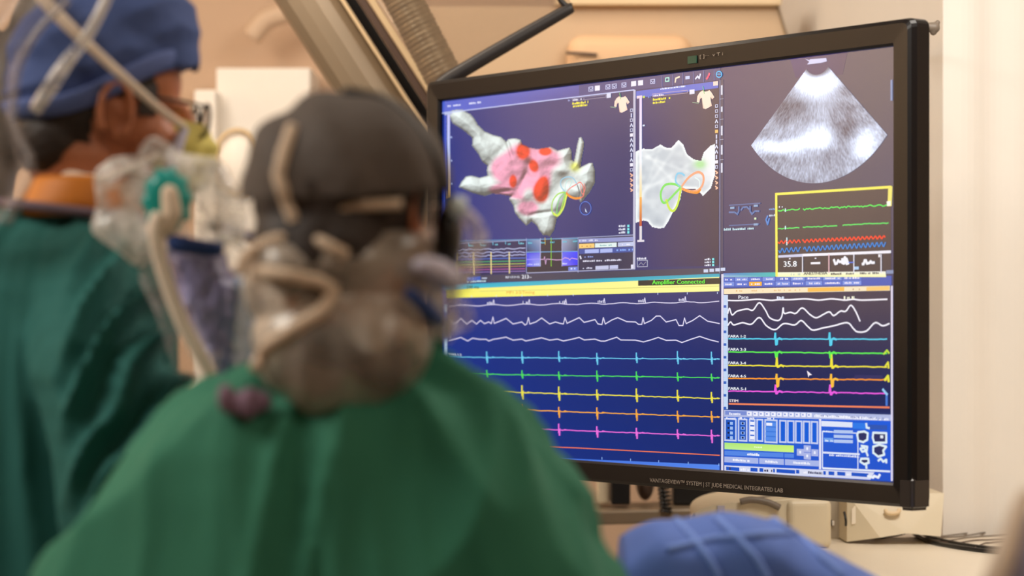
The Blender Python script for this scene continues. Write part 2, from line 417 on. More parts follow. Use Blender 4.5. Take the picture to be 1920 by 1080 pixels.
# ivory device with rounded nose
def device():
    Y = 4.72; root = empty('medical_device', at(1420, 1005, Y), 'ivory medical device with a rounded nose and dark top recess on the counter', 'device')
    x0, x1 = at(1292, 0, Y).x, at(1470, 0, Y).x
    zt = at(0, 940, Y).z
    bm = bmesh.new()
    # rounded nose: half ellipse profile swept in depth
    prof = []
    for i in range(15):
        a = math.pi - math.pi / 2 * i / 14 * 1.0
        prof.append((x0 + .09 + .09 * math.cos(a), CZ + (zt - CZ) * (.62 + .38 * math.sin(a))))
    prof += [(x1 + .03, zt + .012), (x1 + .03, CZ)]
    prof = [(x0, CZ)] + prof
    f = [bm.verts.new((x, Y - .03, z)) for x, z in prof]; b = [bm.verts.new((x + .02, Y + .25, z)) for x, z in prof]
    bm.faces.new(f); bm.faces.new(b[::-1]); k = len(prof)
    for i in range(k): bm.faces.new((f[i], b[i], b[(i + 1) % k], f[(i + 1) % k]))
    bmesh.ops.bevel(bm, geom=[e for e in bm.edges if e.verts[0].co.y < Y and e.verts[1].co.y < Y], offset=.006, segments=3, affect='EDGES')
    bm_obj('nose_shell', bm, M['device'], root)
    c = at(1506, 0, Y + .02)
    zt2 = at(0, 934, Y).z
    rot = Matrix.Rotation(R(10), 3, 'Z')
    box('body', (at(1494, 0, Y).x, Y + .09, (CZ + zt2) / 2), (.086, .26, zt2 - CZ), M['device'], root, rot, .012, 4)
    bmd = bmesh.new()
    arc = [at(1388, 941, Y - .036), at(1410, 937, Y - .036), at(1440, 942, Y - .036), at(1462, 952, Y - .036)]
    add_tube(bmd, smooth_path(arc, 6), .0065, 8, up=(0, 0, 1)); bm_obj('recess', bmd, M['device_dark'], root, True)
    q = at(1352, 957, Y - .031); box('label_plate', q, (.014, .002, .018), M['mask'], root)
    tube('hinge_line', [at(1402, 936, Y), at(1480, 930, Y + .05), at(1520, 936, Y + .05)], .003, M['device_dark'], root, n=4)
device()
# slotted post
rt = empty('support_post', at(1570, 1012, 4.86), 'grey flat upright post with a slot on the counter right of the ivory device', 'post')
p0, p1 = at(1551, 900, 4.86), at(1583, 1013, 4.86)
box('upright', ((p0.x + p1.x) / 2, 4.87, (p0.z + CZ) / 2), (p1.x - p0.x, .02, p0.z - CZ), mat('greige_metal', (176, 162, 142), .5, noise_amt=.04), rt, bev=.003)
q = at(1583, 960, 4.855); box('edge_strip', (q.x, 4.86, (p0.z + CZ) / 2), (.005, .012, p0.z - CZ), M['counter'], rt)
q = at(1557, 980, 4.855); box('slot', q, (.006, .004, .011), M['black'], rt); box('pin', at(1562, 981, 4.855), (.004, .006, .009), M['white_panel'], rt, bev=.001)
tube('base_flange', [Vector((p0.x - .01, 4.87, CZ + .004)), Vector((p1.x + .01, 4.87, CZ + .004))], .01, M['device'], rt, n=1)
# big casing right
def casing():
    root = empty('sloped_casing', at(1680, 1000, 4.75), 'large ivory casing with a rounded inset panel under the right corner of monitor', 'casing')
    Y = 4.78; P = [at(1588, 925, Y), at(1770, 925, Y), at(1764, 1006, Y - .03), at(1700, 1000, Y - .03), at(1650, 1008, Y - .03), at(1588, 1016, Y)]
    P = [Vector((p.x, p.y, max(p.z, CZ + .001))) for p in P]
    bm = bmesh.new(); f = [bm.verts.new(p) for p in P]; b = [bm.verts.new(p + Vector((-.01, .16, 0))) for p in P]
    k = len(P); bm.faces.new(f[::-1]); bm.faces.new(b)
    for i in range(k): bm.faces.new((f[i], b[i], b[(i + 1) % k], f[(i + 1) % k]))
    bm_obj('shell', bm, M['device'], root)
    Yi = 4.772
    I = [at(1597, 955, Yi), at(1603, 949, Yi), at(1660, 945, Yi), at(1700, 940, Yi), at(1690, 960, Yi), at(1655, 970, Yi), at(1597, 983, Yi)]
    bm = bmesh.new(); f = [bm.verts.new(p) for p in I]; b = [bm.verts.new(p + Vector((0, .02, 0))) for p in I]
    k = len(I); bm.faces.new(f[::-1]); bm.faces.new(b)
    for i in range(k): bm.faces.new((f[i], b[i], b[(i + 1) % k], f[(i + 1) % k]))
    bm_obj('inset_panel', bm, M['counter'], root)
    tube('handle', [at(1660, 956, 4.76), at(1665, 962, 4.755), at(1682, 962, 4.755), at(1686, 955, 4.76)], .004, M['cream'], root)
    tube('cord_loop', [at(1583, 960, 4.77), at(1586, 975, 4.76), at(1586, 985, 4.77)], .0025, M['black'], root)
casing()
# cables on the counter
def ctop(px, py, lift=.004):      # point on the counter under this line of sight
    Y = (1.5 - CZ - lift) * F / (py - 540); return at(px, py, Y)
tag(tube('power_cable', [ctop(1640, 1006), ctop(1690, 1000), ctop(1701, 990, .012), ctop(1722, 1006), ctop(1745, 1016), ctop(1790, 1025), ctop(1840, 1032), ctop(1880, 1036), ctop(1930, 1040)], .0045, M['black'], None, 8), 'thick black cable kinked upward beside the casing, crossing the counter', 'cable')
tag(tube('power_cable', [ctop(1716, 993, .005), ctop(1748, 1008), ctop(1800, 1020), ctop(1850, 1027), ctop(1884, 1029), ctop(1930, 1030)], .004, M['black'], None, 8), 'second black cable lying just behind the thick kinked one', 'cable')
rnd = random.Random(3)
wires = [((1738, 1012), (1790, 1018), (1830, 1013), (1900, 1011), (1940, 1008)), ((1745, 1009), (1800, 1006), (1850, 998), (1910, 990), (1940, 988)),
         ((1750, 1007), (1805, 1001), (1850, 994), (1905, 987), (1940, 984)), ((1826, 1028), (1845, 1019), (1856, 1018), (1880, 1016), (1940, 1013)),
         ((1730, 1010), (1770, 1014), (1815, 1008), (1870, 1004), (1940, 1001))]
wl = ['thin dark wire on the counter just beyond the black cables', 'thin wire nearest the curtain foot but one', 'thin wire running closest to the curtain foot', 'short bent wire branching off the black cables to the right', 'thin brown wire in the middle of the wire tangle']
for wpt, l in zip(wires, wl):
    tag(tube('thin_wire', [ctop(*q, .003) for q in wpt], .0016, M['device_dark'] if 'brown' in l or 'curtain' in l else M['rail'], None, 6), l, 'wire', 'loose wires on the counter')

# small knob on the wall by the top right corner of the monitor
q = at(1746, 50, 4.6)
rt = empty('wall_hook', q, 'small grey rounded hook beside the top right corner of the monitor', 'hook')
me = organic('x', [[(q.x - .01, q.y, q.z, .008), (q.x + .006, q.y, q.z - .002, .011)], [(q.x + .012, q.y, q.z + .008, .005), (q.x + .004, q.y, q.z - .01, .007)]], .002, 2)
link('knob', me, M['device_dark'], rt, True)
tube('stem', [q, q + Vector((0, .42, 0))], .006, M['device_dark'], rt, n=1)
# ---------------------------------------------------------------- the big monitor
MON = Matrix.Translation((.2375, 4.4074, 1.5318)) @ Matrix.Rotation(R(-52.616), 4, 'Z') @ Matrix.Rotation(R(-.661), 4, 'X') @ Matrix.Rotation(R(-.610), 4, 'Y')
MI = MON.inverted()
SW, SH = 1.244, .70
def S(px, py):
    """where the line of sight meets the screen plane, in the screen's own metres"""
    o = MI @ CAMP; d = (MI @ at(px, py, 1)) - o
    t = -o.y / d.y; q = o + d * t; return (q.x, q.z)

def glow_mat():
    m = bpy.data.materials.new('display_glass'); m.use_nodes = True; nt = m.node_tree; b = nt.nodes['Principled BSDF']
    b.inputs['Base Color'].default_value = (.004, .004, .006, 1); b.inputs['Roughness'].default_value = .16
    b.inputs['IOR'].default_value = 1.7
    at_ = nt.nodes.new('ShaderNodeAttribute'); at_.attribute_name = 'Col'
    nt.links.new(at_.outputs['Color'], b.inputs['Emission Color']); b.inputs['Emission Strength'].default_value = 1.0
    return m
GLOW = glow_mat()
LAY = .00022
_tc = {}
def text_mesh(s):
    if s not in _tc:
        cu = bpy.data.curves.new('t', 'FONT'); cu.body = s; cu.size = 1; cu.resolution_u = 2
        o = bpy.data.objects.new('t', cu); COL.objects.link(o); me = evaluated(o)
        vs = [(v.co.x, v.co.y) for v in me.vertices]; fs = [tuple(p.vertices) for p in me.polygons]
        bpy.data.objects.remove(o); _tc[s] = (vs, fs)
    return _tc[s]

class Win:
    """a window of the display: flat coloured shapes lying on the screen"""
    def __init__(s): s.v = []; s.f = []; s.c = []
    def poly(s, pts, col, L=2, local=False):
        cols = [lin(c) for c in col] if isinstance(col[0], (list, tuple)) else [lin(col)] * len(pts)
        i = len(s.v)
        for p in pts:
            q = p if local else S(*p); s.v.append((q[0], -L * LAY, q[1]))
        s.c += cols; s.f.append(tuple(range(i, i + len(pts))))
    def rect(s, x0, y0, x1, y1, col, L=2):
        """x0,y0 upper left and y1 lower edge measured at x0; x1 right edge"""
        a, zt = S(x0, y0); _, zb = S(x0, y1); b, _ = S(x1, (y0 + y1) / 2)
        if isinstance(col, dict):
            if 'h' in col: c0, c1 = col['h']; cc = [c0, c1, c1, c0]
            else: c0, c1 = col['v']; cc = [c1, c1, c0, c0]
        else: cc = col
        s.poly([(a, zb), (b, zb), (b, zt), (a, zt)], cc, L, True)
    def frame(s, x0, y0, x1, y1, col, t=.0015, L=3):
        a, zt = S(x0, y0); _, zb = S(x0, y1); b, _ = S(x1, (y0 + y1) / 2)
        for (p, q, r_, u) in ((a, zt - t, b, zt), (a, zb, b, zb + t), (a, zb, a + t * 1.3, zt), (b - t * 1.3, zb, b, zt)):
            s.poly([(p, q), (r_, q), (r_, u), (p, u)], col, L, True)
    def trace(s, pts, col, t=.0016, L=4, tx=None):
        q = [S(*p) for p in pts]; tx = tx or t * 1.2; cl = lin(col)
        for a, b in zip(q, q[1:]):
            d = (b[0] - a[0], b[1] - a[1]); l = math.hypot(*d) or 1
            nx, nz = -d[1] / l * tx / 2, d[0] / l * t / 2
            ex, ez = d[0] / l * t * .3, d[1] / l * t * .3
            s.poly([(a[0] - nx - ex, a[1] - nz - ez), (b[0] - nx + ex, b[1] - nz + ez), (b[0] + nx + ex, b[1] + nz + ez), (a[0] + nx - ex, a[1] + nz - ez)], col, L, True)
    def text(s, st, px, py, h, col, L=6, wide=None, bold=False):
        """baseline starts at px,py; h = height of a capital in pixels"""
        x, z = S(px, py); _, z2 = S(px, py - h); sc = (z2 - z) / .70
        vs, fs = text_mesh(st)
        sx = sc
        if wide: sx = (S(px + wide, py)[0] - x) / max(v[0] for v in vs)
        for k in ([0, .0007] if bold else [0]):
            i = len(s.v)
            for a, b in vs: s.v.append((x + a * sx + k, -L * LAY, z + b * sc)); s.c.append(lin(col))
            s.f += [tuple(i + j for j in f) for f in fs]
    def dashes(s, px, py, x1, h, col, L=5, seed=1, dens=.7):
        rr = random.Random(seed); x = px
        slope = (S(px, py)[1])
        while x < x1:
            wd = rr.uniform(1.2, 3.4)
            if rr.random() < dens:
                a, z = S(px, py); hh = h * rr.uniform(.6, 1)
                x0l = S(x, py)[0]; x1l = S(min(x + wd, x1), py)[0]; zt = S(px, py - hh)[1]
                s.poly([(x0l, z), (x1l, z), (x1l, zt), (x0l, zt)], col, L, True)
            x += wd + rr.uniform(.4, 1.1)
    def build(s, name, parent, label=None, m=None):
        me = bpy.data.meshes.new(name)
        me.from_pydata([MON @ Vector(v) for v in s.v], [], s.f)
        a = me.color_attributes.new('Col', 'FLOAT_COLOR', 'POINT')
        a.data.foreach_set('color', np.array([(*c, 1) for c in s.c], dtype=np.float32).ravel())
        o = link(name, me, m or GLOW, parent)
        if label: o['label'] = label
        return o
    def grid(s, X, Z, C, mask, L):
        """X,Z local positions on an (n,m) lattice, C colours (linear)"""
        n, k = X.shape; i0 = len(s.v)
        for i in range(n):
            for j in range(k):
                s.v.append((float(X[i, j]), -L * LAY, float(Z[i, j]))); s.c.append(tuple(float(t) for t in C[i, j]))
        for i in range(n - 1):
            for j in range(k - 1):
                if mask[i, j] or mask[i + 1, j] or mask[i, j + 1] or mask[i + 1, j + 1]:
                    a = i0 + i * k + j; s.f.append((a, a + k, a + k + 1, a + 1))

def vnoise(x, y, seed=0):
    """smooth value noise for numpy arrays"""
    xi = np.floor(x).astype(int); yi = np.floor(y).astype(int); fx = x - xi; fy = y - yi
    fx = fx * fx * (3 - 2 * fx); fy = fy * fy * (3 - 2 * fy)
    def h(a, b):
        n = (a * 374761393 + b * 668265263 + seed * 144269) & 0x7fffffff; n = ((n ^ (n >> 13)) * 1274126177) & 0x7fffffff
        return ((n ^ (n >> 16)) & 0xffff) / 65535.
    return (h(xi, yi) * (1 - fx) + h(xi + 1, yi) * fx) * (1 - fy) + (h(xi, yi + 1) * (1 - fx) + h(xi + 1, yi + 1) * fx) * fy

mon = empty('wall_monitor', MON @ Vector((0, .02, -.39)), 'huge black framed monitor showing heart maps, ultrasound and colored traces', 'monitor')
def local_box(bm, x0, x1, y0, y1, z0, z1):
    g = bmesh.ops.create_cube(bm, size=1)
    bmesh.ops.transform(bm, matrix=MON @ Matrix.Translation(((x0 + x1) / 2, (y0 + y1) / 2, (z0 + z1) / 2)) @ Matrix.Diagonal((x1 - x0, y1 - y0, z1 - z0, 1)), verts=g['verts'])
def lb(name, x0, x1, y0, y1, z0, z1, m, parent, bev=0., seg=3):
    bm = bmesh.new(); g = bmesh.ops.create_cube(bm, size=1)
    bmesh.ops.transform(bm, matrix=Matrix.Translation(((x0 + x1) / 2, (y0 + y1) / 2, (z0 + z1) / 2)) @ Matrix.Diagonal((x1 - x0, y1 - y0, z1 - z0, 1)), verts=g['verts'])
    if bev: bmesh.ops.bevel(bm, geom=bm.edges[:], offset=bev, segments=seg, affect='EDGES')
    bmesh.ops.transform(bm, matrix=MON, verts=bm.verts[:])
    return bm_obj(name, bm, m, parent)
BX, BT, BB = .046, .042, .038
def bezel():
    # rings (inset opening -> front lip -> outer corner -> side -> back)
    hx, hz = SW / 2, SH / 2
    def loop(x, zt, zb, y, r):
        pts = []
        for (sx, sz) in ((1, 1), (-1, 1), (-1, -1), (1, -1)):
            z = zt if sz > 0 else zb; cx, cz = sx * (x - r), (z - r * sz)
            a0 = {(1, 1): 0, (-1, 1): 90, (-1, -1): 180, (1, -1): 270}[(sx, sz)]
            for k in range(5):
                a = R(a0 + k * 22.5); pts.append(Vector((cx + r * math.cos(a), y, cz + r * math.sin(a))))
        return pts
    L = [loop(hx, hz, -hz, .004, .0005), loop(hx, hz, -hz, -.006, .0005), loop(hx + .004, hz + .004, -hz - .004, -.010, .002),
         loop(hx + BX - .010, hz + BT - .008, -hz - BB + .006, -.012, .012), loop(hx + BX - .004, hz + BT - .002, -hz - BB + .001, -.009, .014), loop(hx + BX, hz + BT, -hz - BB, 0, .015),
         loop(hx + BX, hz + BT, -hz - BB, .028, .015), loop(hx + BX - .012, hz + BT - .012, -hz - BB + .012, .036, .012), loop(hx + BX - .02, hz + BT - .02, -hz - BB + .02, .036, .01)]
    bm = bmesh.new(); V = [[bm.verts.new(MON @ p) for p in l] for l in L]; n = 20
    for a, b in zip(V, V[1:]):
        for k in range(n): bm.faces.new((a[k], a[(k + 1) % n], b[(k + 1) % n], b[k]))
    o = bm_obj('bezel', bm, M['bezel'], mon)
    for p in o.data.polygons: p.use_smooth = False
    return o
bz = bezel()
lb('back_cover', -SW / 2 + .03, SW / 2 - .05, .034, .085, -SH / 2 - .01, SH / 2 + .015, M['bezel'], mon, .02)
lb('corner_guard', SW / 2 + BX - .03, SW / 2 + BX + .003, -.014, .03, -SH / 2 - BB - .004, -SH / 2 - BB + .05, mat('clear_guard', (60, 54, 50), .12), mon, .006)
# arm straight back to the far wall, hidden behind the screen
arm_a = MON @ Vector((.05, .085, 0))
tube('mount_arm', [arm_a, Vector((arm_a.x + .03, arm_a.y + .2, arm_a.z)), Vector((arm_a.x + .03, 6.9, arm_a.z))], .035, M['steel'], mon, 16, n=3)
lb('mount_plate', -.12, .22, .084, .1, -.13, .13, M['steel'], mon, .004)

def bezel_text(name, s, px, py, h, wide, m, th=.0003):
    x, z = S(px, py); sc = (S(px, py - h)[1] - z) / .70; vs, fs = text_mesh(s)
    sx = (S(px + wide, py)[0] - x) / max(v[0] for v in vs)
    me = bpy.data.meshes.new(name); me.from_pydata([MON @ Vector((x + a * sx, -.0135, z + b * sc)) for a, b in vs], [], fs)
    return link(name, me, m, bz)
LET = mat('silver_lettering', (168, 160, 152), .5)
bm_ = bezel_text('lettering', 'VANTAGEVIEW\u2122 SYSTEM | ST JUDE MEDICAL INTEGRATED LAB', 1229, 903, 7.4, 250, LET)
bezel_text('status_mark', '[ ]\u00b7\u00b7\u00b7  v T i', 1322, 110, 6, 44, LET)
def mon_patch(name, px0, py0, px1, py1, m):
    a, zt = S(px0, py0); b, zb = S(px1, py1)
    return lb(name, a, b, -.0135, -.0115, min(zb, zt), max(zb, zt), m, bz)
mon_patch('status_light', 1300, 107, 1316, 119, mat('dim_green_mark', (40, 84, 66), .5))

scr = Win()   # the panel itself with its dark picture ground
NAVY, NAVY2, GREY = (22, 34, 96), (24, 30, 70), (40, 40, 62)
hx, hz = SW / 2, SH / 2
def sx_(px): return S(px, 520)[0]
mid = sx_(1354)
scr.poly([(-hx, -hz), (mid, -hz), (mid, hz), (-hx, hz)], [(14, 48, 140), (18, 40, 112), (20, 30, 84), (20, 44, 130)], 0, True)
scr.poly([(mid, -hz), (hx, -hz), (hx, hz), (mid, hz)], [(16, 34, 92), (18, 40, 104), (52, 58, 86), (34, 36, 96)], 0, True)
SCR = scr.build('screen', mon)

WH, LB_, LV = (235, 235, 250), (120, 150, 235), (170, 180, 230)
# ---- window: main heart map -----------------------------------------------
w1 = Win()
w1.poly([(829, 191), (1086, 159.5), (1086, 181), (829, 212)], [(78, 100, 210), (70, 80, 170), (60, 66, 150), (84, 104, 214)], 2)
w1.poly([(1086, 159.5), (1351, 127.5), (1351, 150), (1086, 181)], [(52, 60, 130), (38, 46, 110), (38, 46, 110), (52, 60, 130)], 2)
w1.trace([(829, 212.5), (1190, 168.5)], (190, 200, 245), .002, 4)
w1.dashes(834, 201.5, 903, 3.6, (225, 230, 255), seed=2)
w1.rect(1188, 169, 1192, 505, (190, 190, 215), 3)
w1.rect(834, 212, 836.5, 640, (60, 90, 210), 3)
w1.rect(839, 214, 844, 285, {'v': ((200, 200, 255), (190, 205, 250))}, 3)
w1.rect(839, 285, 844, 372, {'v': ((190, 205, 250), (250, 200, 110))}, 3)
for y in (256, 300, 343): w1.rect(845, y, 848, y + 3, (170, 190, 240), 3)
w1.rect(834, 210, 848, 216, (180, 190, 225), 4)
# toolbar
for k, x in enumerate((1104, 1116, 1136, 1148, 1166, 1184, 1197, 1220)):
    y = 172 - (x - 1104) * .122
    if x in (1116, 1184, 1197): w1.rect(x, y - 9.5, x + 9.5, y, (232, 232, 250), 4)
    else:
        w1.frame(x, y - 9, x + 9, y, (190, 195, 235), .0014, 4); w1.trace([(x + 2, y - 6), (x + 5, y - 3), (x + 8, y - 7)], (200, 205, 240), .0014, 5)
for x in (1242, 1262, 1281, 1301, 1320, 1340): w1.trace([(x, 163 - (x - 1242) * .122), (x, 142 - (x - 1242) * .122)], (110, 120, 180), .001, 4)
w1.frame(1248, 145.5, 1256, 154, (170, 235, 220), .002, 5)
w1.trace([(1267, 154), (1268, 147), (1275, 144)], (250, 225, 200), .003, 5)
w1.rect(1286, 143, 1294, 149, (190, 205, 250), 5)
w1.trace([(1305, 148), (1309, 143), (1312, 147), (1314, 139)], (220, 225, 250), .003, 5)
w1.trace([(1326, 148), (1329, 143), (1331, 138)], (235, 80, 120), .004, 5)
ring = [(1349 + 5.2 * math.cos(a), 139.5 + 5.6 * math.sin(a)) for a in np.linspace(0, 2 * math.pi, 13)]
w1.trace(ring, (60, 180, 240), .002, 5); w1.trace([(1345, 139), (1353, 139)], (60, 180, 240), .0015, 5)
# annotation line, yellow read-out, torso marker
w1.frame(1073, 184.5, 1137, 190, (150, 145, 170), .0009, 4); w1.dashes(1075, 189.5, 1096, 4, (230, 230, 245), seed=4); w1.rect(1138, 175, 1146, 184, (215, 220, 245), 4)
w1.dashes(1074, 196.5, 1104, 4.6, (250, 236, 60), 5, 5, .95); w1.dashes(1075, 201.5, 1102, 4.2, (250, 236, 60), 5, 6, .95)
w1.dashes(1066, 190, 1070, 4, (160, 170, 220), seed=3)
def torso(W, cx, cy, s, c1=(252, 226, 208), c2=(240, 196, 176)):
    P = [(-.38, -.95), (-.1, -.82), (.2, -.86), (.42, -.98), (.62, -.8), (1., -.25), (.72, -.02), (.55, -.3), (.58, .1), (.72, .62), (.2, .86), (.0, .95), (-.3, .88), (-.38, .3), (-.42, -.2), (-.62, -.1), (-.72, .3), (-1., .22), (-.95, -.35), (-.72, -.7)]
    W.poly([(cx + a * s, cy + b * s * 1.12) for a, b in P], [c1 if i % 3 else c2 for i in range(len(P))], 5)
    W.trace([(cx - .15 * s, cy - .7 * s), (cx - .3 * s, cy - 1.5 * s)], (90, 190, 110), .0014, 6)
    W.trace([(cx - .8 * s, cy + .4 * s), (cx - 1.5 * s, cy + .3 * s)], (120, 160, 140), .0014, 4)
torso(w1, 1167, 196, 14.5)
def side_icons(W, x, y0, y1, seed):
    rr = random.Random(seed); y = y0; n = 0; tot = 17; st = (y1 - y0) / tot
    for n in range(tot):
        y = y0 + n * st; xx = x
        if n == 11: W.rect(xx - 2.6, y, xx + 3, y + 6, (235, 235, 250), 4)
        elif n == 5: W.rect(xx - 2.6, y, xx + 3, y + 6, (235, 235, 250) if seed == 1 else (245, 190, 110), 4)
        elif n >= 13:
            W.trace([(xx - 2, y + 1), (xx + 2.4, y + 4), (xx - 1, y + 6)], (250, 190, 160), .0024, 4)
        else:
            k = rr.randrange(3)
            if k == 0: W.frame(xx - 2.4, y, xx + 2.8, y + 6, (200, 205, 235), .0012, 4)
            elif k == 1: W.trace([(xx - 2, y + 5.5), (xx, y), (xx + 2.4, y + 5.5)], (215, 220, 245), .002, 4)
            else: W.trace([(xx, y), (xx, y + 6)], (205, 210, 240), .003, 4)
side_icons(w1, 1184.5, 204, 362, 1)
for k in range(3):
    w1.dashes(1161, 426 + k * 6, 1173, 4, (225, 230, 245), 5, 20 + k, .95); w1.rect(1177, 421.5 + k * 6, 1181, 426 + k * 6, (120, 230, 235), 5)
# pointer ring
ring = [(1098.5 + 10.5 * math.cos(a), 390.5 + 12.5 * math.sin(a)) for a in np.linspace(0, 2 * math.pi, 25)]
w1.trace(ring, (90, 130, 225), .0013, 5); w1.poly([(1098, 390), (1102, 399), (1098.5, 397)], (220, 235, 255), 6)
w1.poly([(866, 456), (1190, 440.5), (1190, 506), (866, 514)], (34, 40, 78), 1)
w1.trace([(836, 457.5), (1190, 440.5)], (150, 160, 200), .0016, 3)
w1.build('map_window', SCR, 'window with the pink and white heart map')

# ---- the heart maps themselves (shaded 3D pictures shown by the software) ---
def inside(px, py, poly):
    r = np.zeros(px.shape, bool); n = len(poly)
    for i in range(n):
        x0, y0 = poly[i]; x1, y1 = poly[(i + 1) % n]
        c = ((y0 > py) != (y1 > py)) & (px < (x1 - x0) * (py - y0) / ((y1 - y0) or 1e-9) + x0); r ^= c
    return r
def edge_dist(px, py, poly):
    d = np.full(px.shape, 1e9); n = len(poly)
    for i in range(n):
        x0, y0 = poly[i]; x1, y1 = poly[(i + 1) % n]; dx, dy = x1 - x0, y1 - y0; l = dx * dx + dy * dy + 1e-9
        t = np.clip(((px - x0) * dx + (py - y0) * dy) / l, 0, 1); d = np.minimum(d, np.hypot(px - x0 - t * dx, py - y0 - t * dy))
    return d
def sgrid(x0, x1, y0, y1, step):
    xs = np.arange(x0, x1, step); ys = np.arange(y0, y1, step); PX, PY = np.meshgrid(xs, ys)
    o = MI @ CAMP; XL = np.empty(PX.shape); ZL = np.empty(PX.shape)
    A = np.array(MI.to_3x3()); D = np.stack([(PX - 960) / F, np.ones(PX.shape), -(PY - 540) / F], -1) @ A.T
    t = -o.y / D[..., 1]; XL = o.x + D[..., 0] * t; ZL = o.z + D[..., 2] * t
    return PX, PY, XL, ZL
def L3(c): return np.array(lin(c))
HO = [(175,150),(190,112),(230,104),(270,105),(300,125),(330,140),(360,175),(385,220),(440,270),(500,295),(560,310),(600,345),(615,325),(660,318),(705,330),(718,365),(770,388),(830,400),(900,390),(930,385),(985,412),(1020,402),(1075,388),(1090,430),(1088,480),(1108,495),(1120,440),(1132,370),(1145,318),(1158,308),(1170,325),(1182,352),(1176,400),(1165,450),(1152,540),(1190,520),(1225,502),(1245,505),(1262,560),(1262,650),(1222,720),(1160,795),(1143,772),(1060,748),(1040,800),(1010,870),(975,920),(958,1000),(925,1050),(905,1040),(880,1042),(850,1010),(830,970),(790,935),(750,970),(700,920),(665,870),(655,820),(620,770),(640,750),(560,735),(490,730),(440,748),(400,740),(350,725),(290,700),(248,682),(262,650),(300,605),(340,600),(400,615),(462,600),(455,560),(462,520),(420,490),(390,430),(345,370),(350,315),(300,270),(240,228),(200,205)]
HO = [(800 + a / 4, 180 + b / 4) for a, b in HO]
hm_ = Win()
PX, PY, XL, ZL = sgrid(838, 1120, 202, 446, 1.15)
ins = inside(PX, PY, HO); ed = edge_dist(PX, PY, HO) * np.where(ins, 1, -1)
U, V = (PX - 800) * 4, (PY - 180) * 4
def blob(x, y, rx, ry, ang=0):
    a = math.radians(ang); dx, dy = U - x, V - y; p = (dx * math.cos(a) + dy * math.sin(a)) / rx; q = (-dx * math.sin(a) + dy * math.cos(a)) / ry
    return np.exp(-(p * p + q * q))
hgt = np.sqrt(np.clip(ed, 0, 14) / 14) * 16
for (x, y, rx, ry, an, h) in ((700, 420, 80, 70, 0, 8), (860, 470, 110, 60, 0, 7), (600, 560, 60, 90, 0, 6), (650, 640, 40, 60, 0, 6), (860, 700, 55, 90, 20, 9), (740, 740, 80, 40, -40, 5), (420, 360, 90, 50, 45, 6), (1010, 560, 90, 30, 0, 5),
                              (740, 600, 25, 90, 25, -8), (620, 380, 14, 90, -15, -7), (560, 720, 90, 16, -8, -6), (860, 880, 90, 18, -8, -9), (1050, 660, 55, 55, 0, -9), (770, 500, 30, 30, 0, -6), (980, 700, 50, 90, 20, -5)):
    hgt += h * blob(x, y, rx, ry, an)
hgt += 9 * vnoise(PX / 24, PY / 24, 3) + 2.6 * vnoise(PX / 10, PY / 10, 5) + .5 * vnoise(PX / 4, PY / 4, 8)
gy, gx = np.gradient(hgt, 1.15)
nz_ = 1 / np.sqrt(gx ** 2 + gy ** 2 + 1); sh_ = np.clip((-gx * -.35 + -gy * -.55 + .76) * nz_, 0, 1.3)
sh_ = .22 + .90 * sh_
pink = np.clip(sum(blob(*b) for b in ((580, 540, 85, 75), (700, 470, 90, 95), (870, 470, 125, 75), (680, 590, 110, 90), (800, 590, 90, 70), (700, 720, 90, 45), (760, 840, 70, 50), (860, 650, 60, 90), (560, 705, 80, 35))) * 3.0 - .40, 0, 1)
pink *= 1 - .9 * np.clip(blob(765, 740, 42, 55, 20) * 1.6 - .3, 0, 1)
red = np.clip(sum(blob(*b) for b in ((725, 415, 48, 58), (892, 415, 45, 30), (805, 525, 32, 44, -20), (650, 640, 26, 46), (860, 725, 52, 68), (870, 665, 35, 60, 20))) * 3.2 - .50, 0, 1)
base = L3((226, 238, 236))
C = base * (1 - pink[..., None]) + L3((246, 168, 198)) * pink[..., None]
C = C * (1 - red[..., None]) + L3((250, 70, 44)) * red[..., None]
yl = np.clip(blob(1115, 530, 36, 34) * 1.5, 0, 1)[..., None]; C = C * (1 - yl) + L3((232, 240, 130)) * yl
C = C * (sh_[..., None] ** 1.3)
C = C * (1 - .5 * np.clip(1 - ed / 1.6, 0, 1)[..., None])
hm_.grid(XL, ZL, C, ins, 3)
def loop(W, cx, cy, pts, col, t=.0022, L=5):
    t *= 1.25; W.trace([(cx + a, cy + b) for a, b in smooth_loop(pts)], col, t, L)
def smooth_loop(pts):
    return [(p.x, p.y) for p in smooth_path([Vector((a, b, 0)) for a, b in pts], 5)]
cx, cy = 1061, 360
loop(hm_, cx, cy, [(0, 0), (-14, 4), (-24, 18), (-25, 36), (-18, 44), (-8, 32), (0, 0)], (170, 220, 90))
loop(hm_, cx, cy, [(0, 0), (-12, 14), (-16, 34), (-14, 44), (-4, 30), (0, 0)], (120, 210, 120), .0016)
loop(hm_, cx, cy, [(-22, 40), (-14, 44), (-4, 30), (2, 6)], (230, 236, 90), .003)
loop(hm_, cx, cy, [(0, 0), (-8, -10), (-8, -22), (2, -28), (14, -26), (22, -14)], (150, 200, 225), .0018)
loop(hm_, cx, cy, [(0, 0), (0, -12), (4, -22), (12, -20), (6, -6), (0, 0)], (190, 225, 220), .0014)
loop(hm_, cx, cy, [(2, 2), (8, 8), (18, 12), (28, 11)], (245, 150, 60), .0034)
loop(hm_, cx, cy, [(2, 0), (10, -8), (20, -14), (28, -18), (34, -8), (34, 6), (28, 11)], (240, 120, 110), .0016)
loop(hm_, cx, cy, [(22, -14), (26, 0), (25, 10)], (90, 90, 100), .0016)
loop(hm_, cx, cy, [(28, -14), (30, 0), (33, 4), (37, -6), (35, -16)], (240, 140, 130), .0012)
hm_.build('heart_map', SCR, 'white heart chamber picture patched with pink and red')

